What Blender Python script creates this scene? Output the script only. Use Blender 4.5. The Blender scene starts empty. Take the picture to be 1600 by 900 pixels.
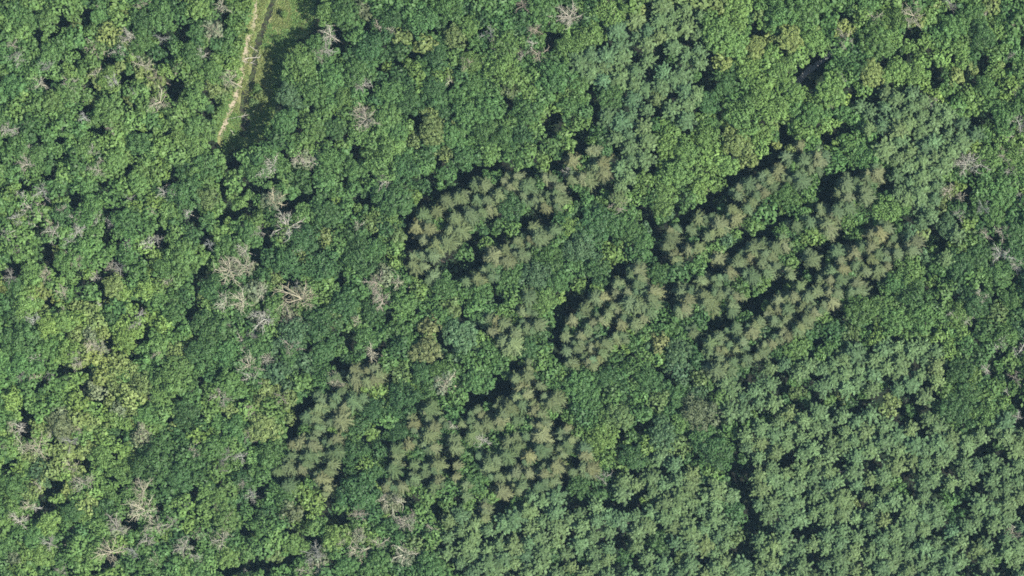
import bpy, math, random
import numpy as np
from mathutils import Vector, Matrix, Euler

R = math.radians
random.seed(7)
rng = np.random.default_rng(7)
scene = bpy.context.scene
col = scene.collection

# ------------------------------------------------------------------ camera, sky, sun, exposure
# a vertical aerial camera; the picture is an off-centre piece of its frame (lens shift),
# metres: x to the right of the picture, y to its top, z up
PX = 0.17                      # metres on the canopy level for one photo pixel
ZREF = 10.0                    # that canopy level
CAMX, CAMY, CAMZ = 190.0, -95.0, 770.0
W_M = 1600 * PX

cam_data = bpy.data.cameras.new("camera")
cam = bpy.data.objects.new("camera", cam_data)
col.objects.link(cam)
cam.location = (CAMX, CAMY, CAMZ)
cam_data.sensor_width = 36.0
cam_data.lens = 36.0 * (CAMZ - ZREF) / W_M
cam_data.shift_x = -CAMX / W_M
cam_data.shift_y = -CAMY / W_M
cam_data.clip_start = 1.0
cam_data.clip_end = 12000.0
scene.camera = cam

SUN_EL = 47.0
SHADOW = Vector((-0.90, 0.44, 0.0)).normalized()
sun_data = bpy.data.lights.new("sun", 'SUN')
sun_data.energy = 4.6
sun_data.angle = R(0.53)
sun_data.color = (1.0, 0.97, 0.89)
sun = bpy.data.objects.new("sun", sun_data)
col.objects.link(sun)
d = SHADOW * math.cos(R(SUN_EL)) + Vector((0, 0, -math.sin(R(SUN_EL))))
sun.rotation_euler = d.to_track_quat('-Z', 'Y').to_euler()
sun.location = (0, 0, 200)

world = bpy.data.worlds.new("World")
scene.world = world
world.use_nodes = True
wn = world.node_tree.nodes
sky = wn.new("ShaderNodeTexSky")
sky.sky_type = 'NISHITA'
sky.sun_disc = False
sky.sun_elevation = R(SUN_EL)
sky.sun_rotation = math.atan2(-SHADOW.x, -SHADOW.y)
wn["Background"].inputs[1].default_value = 0.085
world.node_tree.links.new(sky.outputs[0], wn["Background"].inputs[0])

scene.view_settings.view_transform = 'Standard'
scene.view_settings.look = 'None'
scene.view_settings.gamma = 1.0
scene.view_settings.use_curve_mapping = False
scene.view_settings.exposure = 1.15
scene.cycles.max_bounces = 6
scene.cycles.diffuse_bounces = 3
scene.cycles.transmission_bounces = 3
scene.cycles.filter_width = 1.7
scene.cycles.use_denoising = False


def at(px, py, z=ZREF):
    """the place at height z that stands at photo pixel (px, py)"""
    k = (CAMZ - z) / (CAMZ - ZREF)
    u, v = (px - 800) * PX, (450 - py) * PX
    return Vector((CAMX + (u - CAMX) * k, CAMY + (v - CAMY) * k, z))


# ------------------------------------------------------------------ materials
def nodes_of(name):
    m = bpy.data.materials.new(name)
    m.use_nodes = True
    nt = m.node_tree
    nt.nodes.clear()
    out = nt.nodes.new("ShaderNodeOutputMaterial")
    return m, nt, out


def leaf_material(name, source, translucent=0.22, rough=0.55):
    """leaves: colour of the tree (object colour or the attribute 'tone') times the leaf's own variation"""
    m, nt, out = nodes_of(name)
    n, l = nt.nodes, nt.links
    if source == 'object':
        info = n.new("ShaderNodeObjectInfo"); base = info.outputs["Color"]
    else:
        a = n.new("ShaderNodeAttribute"); a.attribute_name = "tone"; base = a.outputs["Color"]
    v = n.new("ShaderNodeAttribute"); v.attribute_name = "leaf"
    mul = n.new("ShaderNodeMix"); mul.data_type = 'RGBA'; mul.blend_type = 'MULTIPLY'
    mul.inputs[0].default_value = 1.0
    l.new(base, mul.inputs[6]); l.new(v.outputs["Color"], mul.inputs[7])
    p = n.new("ShaderNodeBsdfPrincipled")
    p.inputs["Roughness"].default_value = rough
    p.inputs["Specular IOR Level"].default_value = 0.25
    t = n.new("ShaderNodeBsdfTranslucent")
    mix = n.new("ShaderNodeMixShader"); mix.inputs[0].default_value = translucent
    l.new(mul.outputs[2], p.inputs["Base Color"]); l.new(mul.outputs[2], t.inputs["Color"])
    l.new(p.outputs[0], mix.inputs[1]); l.new(t.outputs[0], mix.inputs[2])
    l.new(mix.outputs[0], out.inputs[0])
    return m


def noise_material(name, c1, c2, scale, rough=0.9, bump=0.0, c3=None, scale3=0.3):
    m, nt, out = nodes_of(name)
    n, l = nt.nodes, nt.links
    tc = n.new("ShaderNodeTexCoord")
    nz = n.new("ShaderNodeTexNoise"); nz.inputs["Scale"].default_value = scale; nz.inputs["Detail"].default_value = 6
    l.new(tc.outputs["Object"], nz.inputs["Vector"])
    r = n.new("ShaderNodeValToRGB")
    r.color_ramp.elements[0].position = 0.35; r.color_ramp.elements[0].color = (*c1, 1)
    r.color_ramp.elements[1].position = 0.65; r.color_ramp.elements[1].color = (*c2, 1)
    l.new(nz.outputs["Fac"], r.inputs[0])
    colour = r.outputs[0]
    if c3:
        nz3 = n.new("ShaderNodeTexNoise"); nz3.inputs["Scale"].default_value = scale3; nz3.inputs["Detail"].default_value = 4
        l.new(tc.outputs["Object"], nz3.inputs["Vector"])
        r3 = n.new("ShaderNodeValToRGB")
        r3.color_ramp.elements[0].position = 0.45; r3.color_ramp.elements[0].color = (0, 0, 0, 1)
        r3.color_ramp.elements[1].position = 0.6; r3.color_ramp.elements[1].color = (1, 1, 1, 1)
        l.new(nz3.outputs["Fac"], r3.inputs[0])
        mx = n.new("ShaderNodeMix"); mx.data_type = 'RGBA'
        l.new(r3.outputs[0], mx.inputs[0]); l.new(colour, mx.inputs[6]); mx.inputs[7].default_value = (*c3, 1)
        colour = mx.outputs[2]
    p = n.new("ShaderNodeBsdfPrincipled"); p.inputs["Roughness"].default_value = rough
    p.inputs["Specular IOR Level"].default_value = 0.2
    l.new(colour, p.inputs["Base Color"])
    if bump:
        b = n.new("ShaderNodeBump"); b.inputs["Strength"].default_value = bump; b.inputs["Distance"].default_value = 0.2
        l.new(nz.outputs["Fac"], b.inputs["Height"]); l.new(b.outputs[0], p.inputs["Normal"])
    l.new(p.outputs[0], out.inputs[0])
    return m


def wood_material(name, source_tint=True):
    """weathered wood: object colour with grain"""
    m, nt, out = nodes_of(name)
    n, l = nt.nodes, nt.links
    info = n.new("ShaderNodeObjectInfo")
    tc = n.new("ShaderNodeTexCoord")
    nz = n.new("ShaderNodeTexNoise"); nz.inputs["Scale"].default_value = 9; nz.inputs["Detail"].default_value = 5
    l.new(tc.outputs["Object"], nz.inputs["Vector"])
    r = n.new("ShaderNodeValToRGB")
    r.color_ramp.elements[0].position = 0.3; r.color_ramp.elements[0].color = (0.72, 0.7, 0.68, 1)
    r.color_ramp.elements[1].position = 0.7; r.color_ramp.elements[1].color = (1, 1, 1, 1)
    l.new(nz.outputs["Fac"], r.inputs[0])
    mul = n.new("ShaderNodeMix"); mul.data_type = 'RGBA'; mul.blend_type = 'MULTIPLY'; mul.inputs[0].default_value = 1
    l.new(info.outputs["Color"], mul.inputs[6]); l.new(r.outputs[0], mul.inputs[7])
    p = n.new("ShaderNodeBsdfPrincipled"); p.inputs["Roughness"].default_value = 0.85
    p.inputs["Specular IOR Level"].default_value = 0.2
    l.new(mul.outputs[2], p.inputs["Base Color"]); l.new(p.outputs[0], out.inputs[0])
    return m


M_LEAF = leaf_material("broad_leaves", 'object', 0.25, 0.55)
M_CANOPY = leaf_material("canopy_leaves", 'tone', 0.25, 0.55)
M_NEEDLE = leaf_material("needles", 'object', 0.12, 0.6)
M_NEEDLE_STUFF = leaf_material("needles_of_many", 'tone', 0.12, 0.6)
M_BARK = noise_material("bark", (0.045, 0.035, 0.028), (0.10, 0.085, 0.07), 5.0, 0.9)
M_DEAD = wood_material("bleached_wood")
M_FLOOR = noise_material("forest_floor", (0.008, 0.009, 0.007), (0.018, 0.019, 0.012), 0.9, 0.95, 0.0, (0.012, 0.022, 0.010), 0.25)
M_GRASS = noise_material("meadow_turf", (0.09, 0.145, 0.040), (0.14, 0.18, 0.055), 0.9, 0.9, 0.3, (0.19, 0.19, 0.08), 0.16)
M_SAND = noise_material("sandy_track", (0.25, 0.215, 0.15), (0.37, 0.31, 0.22), 1.4, 0.95, 0.3, (0.16, 0.18, 0.075), 0.5)
M_DITCH = noise_material("wet_ditch", (0.010, 0.011, 0.008), (0.036, 0.034, 0.022), 1.2, 0.8, 0.2, (0.04, 0.055, 0.02), 0.9)
M_ROAD = noise_material("gravel_road", (0.12, 0.12, 0.115), (0.24, 0.235, 0.23), 2.5, 0.95)
M_ROCK = noise_material("pale_rock", (0.36, 0.31, 0.28), (0.50, 0.45, 0.40), 2.0, 0.85, 0.3)


# ------------------------------------------------------------------ mesh helpers
def build_mesh(name, verts, quads=None, tris=None, mat=None, leaf=None, tone=None):
    me = bpy.data.meshes.new(name)
    verts = np.asarray(verts, dtype=np.float32)
    q = np.asarray(quads if quads is not None else [], dtype=np.int32).reshape(-1, 4)
    t = np.asarray(tris if tris is not None else [], dtype=np.int32).reshape(-1, 3)
    nl = q.size + t.size
    me.vertices.add(len(verts)); me.vertices.foreach_set("co", verts.ravel())
    me.loops.add(nl); me.polygons.add(len(q) + len(t))
    me.loops.foreach_set("vertex_index", np.concatenate([q.ravel(), t.ravel()]))
    starts = np.concatenate([np.arange(len(q)) * 4, q.size + np.arange(len(t)) * 3]).astype(np.int32)
    me.polygons.foreach_set("loop_start", starts)
    me.update(calc_edges=True)
    for nm, val in (("leaf", leaf), ("tone", tone)):
        if val is not None:
            a = me.attributes.new(nm, 'FLOAT_COLOR', 'POINT')
            c = np.ones((len(verts), 4), dtype=np.float32); c[:, :3] = val
            a.data.foreach_set("color", c.ravel())
    if mat:
        me.materials.append(mat)
    return me


def obj(name, me, parent=None, loc=(0, 0, 0), colour=None):
    o = bpy.data.objects.new(name, me)
    col.objects.link(o)
    o.location = loc
    if parent:
        o.parent = parent
    if colour is not None:
        o.color = (*colour, 1)
    return o


def tag(o, label=None, cat=None, group=None, kind=None):
    for k, v in (("label", label), ("category", cat), ("group", group), ("kind", kind)):
        if v:
            o[k] = v
    return o


def frames(nrm):
    """two unit vectors across each normal"""
    ref = np.where(np.abs(nrm[:, 2:3]) < 0.9, np.array([[0, 0, 1.0]]), np.array([[1.0, 0, 0]]))
    a = np.cross(nrm, ref); a /= np.linalg.norm(a, axis=1, keepdims=True)
    return a, np.cross(nrm, a)


def leaf_quads(pos, nrm, size, r, along=None, slim=(0.55, 0.95)):
    """one rhombic leaf spray at each pos, facing nrm, turned at random"""
    n = len(pos)
    a, b = frames(nrm)
    th = r.uniform(0, 2 * np.pi, n)[:, None]
    u = a * np.cos(th) + b * np.sin(th)
    if along is not None:
        u = along - nrm * np.sum(along * nrm, axis=1, keepdims=True)
        u /= np.linalg.norm(u, axis=1, keepdims=True) + 1e-9
    w = np.cross(nrm, u)
    s = size[:, None]
    asp = r.uniform(*slim, n)[:, None]
    bend = nrm * s * r.uniform(-0.15, 0.25, n)[:, None]
    v = np.stack([pos - u * s, pos + w * s * asp + bend, pos + u * s, pos - w * s * asp + bend], axis=1)
    return v.reshape(-1, 3), np.arange(4 * n).reshape(-1, 4)


def tube(points, radii, sides=5):
    """tapered tube along points -> verts, quads"""
    P = np.asarray(points, float); n = len(P)
    T = np.gradient(P, axis=0); T /= np.linalg.norm(T, axis=1, keepdims=True) + 1e-9
    a, b = frames(T)
    for i in range(1, n):                      # keep the ring from twisting
        a[i] = a[i - 1] - T[i] * np.dot(a[i - 1], T[i]); a[i] /= np.linalg.norm(a[i]) + 1e-9
        b[i] = np.cross(T[i], a[i])
    ang = np.linspace(0, 2 * np.pi, sides, endpoint=False)
    rad = np.asarray(radii)[:, None, None]
    V = P[:, None, :] + rad * (np.cos(ang)[None, :, None] * a[:, None, :] + np.sin(ang)[None, :, None] * b[:, None, :])
    Q = []
    for i in range(n - 1):
        for k in range(sides):
            Q.append((i * sides + k, i * sides + (k + 1) % sides, (i + 1) * sides + (k + 1) % sides, (i + 1) * sides + k))
    return V.reshape(-1, 3), np.array(Q)


class Bag:
    def __init__(self):
        self.v, self.q, self.n = [], [], 0
    def add(self, v, q):
        self.v.append(v); self.q.append(np.asarray(q) + self.n); self.n += len(v)
    def out(self):
        return np.concatenate(self.v), np.concatenate(self.q)


# ------------------------------------------------------------------ tree kinds
def crown_arrays(seed, Rm, lobe=(0.5, 0.9), leaves=26, leaf=(0.18, 0.30), flat=0.62, rough=0.18):
    """a broadleaf crown: lobes of leaf sprays over an uneven dome, hung round the crown's middle (z=0)"""
    r = np.random.default_rng(seed)
    ph = r.uniform(0, 6.28, 4)
    outline = lambda t: 1 + rough * (np.sin(2 * t + ph[0]) * 0.5 + np.sin(3 * t + ph[1]) * 0.5 + np.sin(5 * t + ph[2]) * 0.5 + np.sin(8 * t + ph[3]) * 0.35)
    lm = (lobe[0] + lobe[1]) / 2
    n_l = max(7, int(1.5 * Rm * Rm / (lm * lm * 0.72)))
    pos, nrm, size, var = [], [], [], []
    k = np.arange(n_l)
    for i in range(n_l):
        rho = math.sqrt((i + 0.5) / n_l) * 1.0
        th = i * 2.39996 + r.normal(0, 0.35)
        rho = min(1.0, max(0, rho + r.normal(0, 0.06)))
        rr = Rm * rho * outline(th) * 0.9
        hump = 0.06 * Rm * math.sin(3.1 * rho * math.cos(th + ph[3]) + ph[1]) + 0.05 * Rm * math.sin(4.3 * rho * math.sin(th) + ph[2])
        z = Rm * flat * (math.sqrt(max(0, 1 - (0.88 * rho) ** 2)) - 0.55) + hump + r.normal(0, 0.27)
        c = np.array([rr * math.cos(th), rr * math.sin(th), z])
        lr = r.uniform(*lobe) * (1.08 - 0.25 * rho)
        m = int(leaves * (lr / lm) ** 2) + 6
        dirs = r.normal(0, 1, (m, 3)); dirs[:, 2] = np.abs(dirs[:, 2]) * 1.0 - 0.35
        dirs[:, :2] += 0.5 * rho * np.array([math.cos(th), math.sin(th)])
        dirs /= np.linalg.norm(dirs, axis=1, keepdims=True)
        pos.append(c + dirs * lr * r.uniform(0.80, 1.04, (m, 1)) * np.array([1, 1, 0.95]))
        nn = dirs * 0.9 + np.array([0, 0, 0.42]) + r.normal(0, 0.25, (m, 3)); nn /= np.linalg.norm(nn, axis=1, keepdims=True)
        nrm.append(nn); size.append(r.uniform(*leaf, m) * (0.75 + 0.25 * lr / lm))
        lv = r.normal(1.0, 0.13)
        hue = r.normal(0, 0.022)
        vv = np.clip(lv * r.normal(1.0, 0.10, (m, 1)), 0.5, 1.7) * np.array([[1 + hue, 1.0, 1 - hue]])
        var.append(vv)
    # the inner leaves that close the crown below its lobes
    m = int(n_l * leaves * 0.20)
    rho = np.sqrt(r.uniform(0, 1, m)); th = r.uniform(0, 6.283, m)
    ol = np.array([outline(t) for t in th])
    zz = Rm * flat * (np.sqrt(1 - (0.93 * rho) ** 2) - 0.55) - r.uniform(0.25, 0.8, m)
    pos.append(np.stack([Rm * rho * ol * 0.92 * np.cos(th), Rm * rho * ol * 0.92 * np.sin(th), zz], 1))
    nn = np.array([0, 0, 1.0]) + r.normal(0, 0.35, (m, 3)); nrm.append(nn / np.linalg.norm(nn, axis=1, keepdims=True))
    size.append(r.uniform(leaf[0], leaf[1], m) * 1.25)
    var.append(np.clip(r.normal(0.95, 0.14, (m, 1)), 0.5, 1.5) * np.ones((1, 3)))
    pos, nrm, size, var = map(np.concatenate, (pos, nrm, size, var))
    v, q = leaf_quads(pos, nrm, size, r)
    return v, q, np.repeat(var, 4, axis=0)


def spruce_arrays(seed, Rm=1.5, H=6.5, whorls=10, twigs=(0.3, 0.5, 0.68, 0.86), wide=1.0):
    """the top of a spruce: whorls of narrow drooping fronds round a spire, tip at z=0, hanging down"""
    r = np.random.default_rng(seed)
    B = Bag(); var = []
    for w in range(whorls):
        f = (w + 0.6) / whorls
        nb = int(8 + 6 * f) if w else 6
        L = Rm * (f ** 0.75) * r.uniform(0.88, 1.1)
        z0 = -H * (f ** 1.15) * 0.9
        a0 = r.uniform(0, 6.28)
        for k in range(nb):
            th = a0 + 6.283 * k / nb + r.normal(0, 0.16)
            ln = L * r.uniform(0.6, 1.25)
            up = 0.45 - 0.55 * f
            dirv = np.array([math.cos(th), math.sin(th), 0]); side = np.array([-math.sin(th), math.cos(th), 0])
            zc = lambda s: z0 + ln * (up * s - 0.30 * s * s)
            wd = (0.055 + 0.03 * ln) * r.uniform(0.75, 1.3) * wide
            bv = np.clip(r.normal(1, 0.17), 0.6, 1.5)
            pts = [dirv * ln * s + np.array([0, 0, zc(s)]) for s in (0.05, 0.45, 0.8, 1.05)]
            ws = (0.5 * wd, wd, 0.75 * wd, 0.12 * wd)
            v = []
            for p, ww in zip(pts, ws):
                v += [p - side * ww - np.array([0, 0, 0.35 * ww]), p + np.array([0, 0, 0.12 * ww]), p + side * ww - np.array([0, 0, 0.35 * ww])]
            q = []
            for i in range(3):
                q += [(3 * i, 3 * i + 1, 3 * i + 4, 3 * i + 3), (3 * i + 1, 3 * i + 2, 3 * i + 5, 3 * i + 4)]
            B.add(np.array(v), q)
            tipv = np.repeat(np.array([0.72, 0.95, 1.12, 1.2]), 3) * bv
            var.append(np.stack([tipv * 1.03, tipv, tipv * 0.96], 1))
            for s in twigs:               # side twigs
                for sg in (-1, 1):
                    p = dirv * ln * s + np.array([0, 0, zc(s)])
                    e = p + (dirv * 0.55 + side * sg * 0.75) * ln * 0.30 * (1.15 - 0.5 * s) + np.array([0, 0, -0.05 * ln])
                    ac = np.array([0, 0, 1.0]); pw = np.cross(e - p, ac); pw /= np.linalg.norm(pw) + 1e-9
                    tw = 0.05 * wide
                    B.add(np.array([p - pw * tw, p + pw * tw, e + pw * tw * 0.3, e - pw * tw * 0.3]), [(0, 1, 2, 3)])
                    tv = np.full(4, bv * r.uniform(0.7, 1.2))
                    var.append(np.stack([tv, tv, tv], 1))
    v, q = B.out()
    return v, q, np.concatenate(var)


def pine_arrays(seed, Rm=2.1, H=4.2):
    """the top of a pine: upswept limbs that end in soft plumes of needles, tip at z=0"""
    r = np.random.default_rng(seed)
    pos, nrm, size, var, al = [], [], [], [], []
    for w in range(6):
        f = (w + 0.35) / 6
        nb = 5 + (w > 1) + (w > 3)
        a0 = r.uniform(0, 6.28)
        for k in range(nb):
            th = a0 + 6.283 * k / nb + r.normal(0, 0.2)
            L = Rm * (f ** 0.7) * r.uniform(0.72, 1.15)
            z0 = -H * f - 0.1
            dirv = np.array([math.cos(th), math.sin(th), 0])
            side = np.array([-math.sin(th), math.cos(th), 0])
            bv = np.clip(r.normal(1, 0.12), 0.7, 1.35)
            m = int(10 + 12 * L)
            s = r.uniform(0.35, 1.05, m) ** 0.8
            wid = 0.30 * np.sin(np.clip(s, 0, 1) * 2.6 + 0.25) + 0.05
            off = r.normal(0, 0.55, m) * wid
            p = dirv * (L * s)[:, None] + side * off[:, None]
            p[:, 2] += z0 + 0.55 * L * s * s + r.normal(0, 0.08, m)
            nn = np.array([0, 0, 1.0]) + r.normal(0, 0.35, (m, 3)) + dirv * 0.25
            nn /= np.linalg.norm(nn, axis=1, keepdims=True)
            pos.append(p); nrm.append(nn); size.append(r.uniform(0.20, 0.36, m))
            al.append(dirv + side * (off / 0.25)[:, None].clip(-1.2, 1.2) * 0.8 + r.normal(0, 0.3, (m, 3)))
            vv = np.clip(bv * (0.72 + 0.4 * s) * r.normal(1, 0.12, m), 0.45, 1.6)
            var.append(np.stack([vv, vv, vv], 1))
    p = r.normal(0, 0.22, (14, 3)) + np.array([0, 0, -0.15]); pos.append(p)
    nn = np.array([0, 0, 1.0]) + r.normal(0, 0.4, (14, 3)); nrm.append(nn / np.linalg.norm(nn, axis=1, keepdims=True))
    size.append(np.full(14, 0.2)); al.append(r.normal(0, 1, (14, 3))); var.append(np.full((14, 3), 1.15))
    pos, nrm, size, var, al = map(np.concatenate, (pos, nrm, size, var, al))
    v, q = leaf_quads(pos, nrm, size, r, al, (0.28, 0.5))
    return v, q, np.repeat(var, 4, axis=0)


def trunk_mesh(name, seed, limbs, H, r0, mat, spread=0.0):
    """tapered trunk to the crown's middle with limbs (z=0 on the ground, height H)"""
    r = np.random.default_rng(seed)
    B = Bag()
    wob = lambda s: np.array([math.sin(3 * s + seed) * 0.02 * H * s, math.cos(2.3 * s + seed) * 0.02 * H * s, s * H])
    v, q = tube([wob(s) for s in (0, 0.06, 0.3, 0.65, 1.0)], [r0 * 1.5, r0, r0 * 0.85, r0 * 0.6, r0 * 0.22], 7)
    B.add(v, q)
    for k in range(limbs):
        s = r.uniform(0.55, 0.88); th = 6.283 * k / max(1, limbs) + r.normal(0, 0.3)
        ln = spread * r.uniform(0.7, 1.0)
        p0 = wob(s); dv = np.array([math.cos(th), math.sin(th), 0])
        v, q = tube([p0, p0 + dv * ln * 0.5 + np.array([0, 0, ln * 0.4]), p0 + dv * ln + np.array([0, 0, ln * 0.6])],
                    [r0 * 0.4, r0 * 0.25, r0 * 0.07], 5)
        B.add(v, q)
    v, q = B.out()
    return build_mesh(name, v, q, mat=mat)


def dead_branch_mesh(seed):
    """a bare crooked branch one metre long along +z with forks and twigs"""
    r = np.random.default_rng(seed)
    B = Bag()
    def grow(p, dv, ln, rad, depth):
        n = 5 if depth == 0 else 4
        pts = [p]; cur = dv.copy()
        for i in range(n - 1):
            cur = cur + r.normal(0, 0.20 if depth == 0 else 0.24, 3); cur /= np.linalg.norm(cur)
            pts.append(pts[-1] + cur * ln / (n - 1))
        rr = np.linspace(rad, rad * 0.30, n)
        v, q = tube(pts, rr, 5 if depth == 0 else 4)
        B.add(v, q)
        if depth < 2:
            kids = 8 if depth == 0 else 3
            for k in range(kids):
                s = r.uniform(0.25, 0.95) * (n - 1)
                i = min(n - 2, int(s)); pp = pts[i] + (pts[i + 1] - pts[i]) * (s - i)
                a = r.normal(0, 1, 3); a -= cur * np.dot(a, cur); a /= np.linalg.norm(a) + 1e-9
                nd = cur * 0.75 + a * r.uniform(0.5, 0.95); nd /= np.linalg.norm(nd)
                grow(pp, nd, ln * r.uniform(0.32, 0.55), rad * 0.5, depth + 1)
    grow(np.zeros(3), np.array([0, 0, 1.0]), 1.0, 0.028, 0)
    v, q = B.out()
    return build_mesh("dead_branch", v, q, mat=M_DEAD)


def twig_arrays(seed):
    """the fine bare twigs of a dead crown (reach 1, middle at z=0): thin slivers fanning up and out"""
    r = np.random.default_rng(seed)
    B = Bag()
    ph = r.uniform(0, 6.28)
    for k in range(95):
        th = r.uniform(0, 6.283)
        if math.sin(2 * th + ph) * 0.5 + 0.6 < r.random():
            continue
        rho = math.sqrt(r.uniform(0.05, 1)) * 0.95
        p = np.array([rho * math.cos(th), rho * math.sin(th), 0.25 * (1 - rho * rho) + r.normal(0, 0.08)])
        dv = np.array([math.cos(th) * (0.3 + rho), math.sin(th) * (0.3 + rho), 0.5]) + r.normal(0, 0.45, 3)
        dv /= np.linalg.norm(dv)
        ln = r.uniform(0.16, 0.38)
        sd = np.cross(dv, r.normal(0, 1, 3)); sd /= np.linalg.norm(sd)
        w = r.uniform(0.010, 0.020)
        m = p + dv * ln * 0.5 + r.normal(0, 0.03, 3)
        e = p + dv * ln + r.normal(0, 0.05, 3)
        B.add(np.array([p - sd * w, p + sd * w, m + sd * w * 0.8, m - sd * w * 0.8, e + sd * w * 0.3, e - sd * w * 0.3]), [(0, 1, 2, 3), (3, 2, 4, 5)])
    return B.out()

# ------------------------------------------------------------------ what stands where (photo pixels, read off the photograph)
SPRUCE = """660,335 650,355 668,357 682,330 695,312 715,310 725,302 710,340 742,287 757,290 745,310 760,312 752,330 765,325 732,335 717,360 705,357
697,377 682,380 675,400 660,397 645,400 645,412 660,415 787,282 780,305 797,292 662,375 770,400 790,407 757,422 745,435 767,432 790,390 677,432 727,440
807,275 805,287 822,292 817,305 852,277 850,322 837,312 872,292 872,312 895,250 892,280 910,277 917,282 932,262 940,257 930,235 922,235 942,267 857,305
832,355 840,370 827,372 865,360 852,372 807,377 815,395 805,397
1047,360 1047,372 1040,385 1050,400 1055,405 1075,357 1092,340 1077,390 1090,385 1105,370 1112,337 1125,360 1122,350 1142,327 1147,342 1155,292 1152,305
1167,325 1175,315 1170,287 1185,292 1190,277 1195,300 1182,305 1122,405 1095,437 1115,435 1125,432 1140,425 1152,410 1172,400 1160,395 1177,385 1192,380
1165,427 1190,410 1195,397 1175,432 997,420 965,442 987,430 1000,435 995,442
1277,242 1282,252 1275,255 1267,262 1247,275 1252,282 1225,275 1215,267 1227,245 1207,292 1255,252 1202,282 1250,227
1370,270 1357,270 1355,277 1322,287 1337,285 1350,297 1352,307 1325,307 1310,302 1315,320 1307,330 1325,325 1302,335 1280,325 1282,330 1292,350 1297,355
1242,352 1265,345 1222,380 1227,385 1210,385 1207,400 1212,415 1262,397 1267,405 1202,417
1385,355 1375,362 1370,372 1395,372 1362,365 1347,385 1360,385 1335,395 1360,404 1372,397 1385,395 1400,395 1420,385 1425,390 1430,377 1387,415 1372,420
1352,422 1337,415 1312,407 1315,420 1300,425 1282,435 1297,437 1312,435 1337,442 1307,392 1235,430 1250,447
930,465 942,465 912,485 895,500 965,487 980,457 995,455 1007,482 1017,465 1020,455 992,505 1005,497 972,525 962,525 970,505 940,500 950,492 925,505 917,520
882,525 907,525 885,547 900,545 935,537 925,542 945,535 940,550 897,570 892,565 920,565 925,562 985,470 962,457 997,477 907,535
1065,457 1070,482 1075,467 1105,470 1110,477 1100,460 1125,460 1137,457 1150,462 1082,520 1060,485 1090,455 1142,487 1117,457
1197,490 1187,502 1180,510 1175,517 1150,510 1135,515 1122,527 1150,527 1160,535 1110,537 1122,545 1140,540 1150,547 1165,560 1182,555 1190,550 1195,537
1125,562 1107,575 1120,577 1135,572 1145,565 1110,550 1215,470 1230,465 1240,462 1215,482 1210,500 1227,500 1230,482 1255,477 1265,482 1272,487 1257,500
1267,497 1250,510 1245,515 1222,520 1215,532 1207,537 1275,455 1285,457 1297,455 1307,457 1300,472 1287,475 1262,462 1330,455 1340,455 1230,525
775,500 787,505 767,517 787,532 797,542 552,577 555,592 547,590 582,575 585,592 575,580 592,585 572,595 525,590 502,625 497,635 525,620 532,612 520,632
550,625 540,635 557,622 480,650 492,655 507,642 515,660 530,657 497,667 665,645 670,640 690,657 745,642 752,650 735,657 722,662 747,665 760,662 677,667
645,662 775,635 787,647 795,635 780,657 822,457 825,465 827,487 817,487 840,507 825,512 805,522 802,535 812,512 827,575 825,585 842,602 812,607 822,617
807,620 805,592 850,620 867,622 860,630 835,642 845,647 815,632 850,660 885,670 807,657 842,665 490,685 457,695 470,690 487,695 482,712 477,725 472,732
455,712 445,730 452,727 432,737 525,685 515,697 520,707 527,705 517,725 512,735 500,747 510,762 495,742 447,760 617,702 620,725 612,732 640,695 645,727
670,702 677,700 665,730 682,725 670,680 707,687 710,700 712,727 712,745 685,752 677,760 645,752 647,747 627,760 605,760 615,762 727,757 747,712 767,717
762,730 775,717 790,710 795,690 777,745 785,767 797,745 757,792 757,800 727,775 737,680 807,682 822,682 845,680 827,712 842,702 820,722 857,697 875,685
885,695 892,687 880,710 860,732 867,727 850,742 827,740 912,700 912,712 910,732 922,732 895,735 865,752 840,760 815,760 810,767 805,740 852,752 807,700"""

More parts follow.
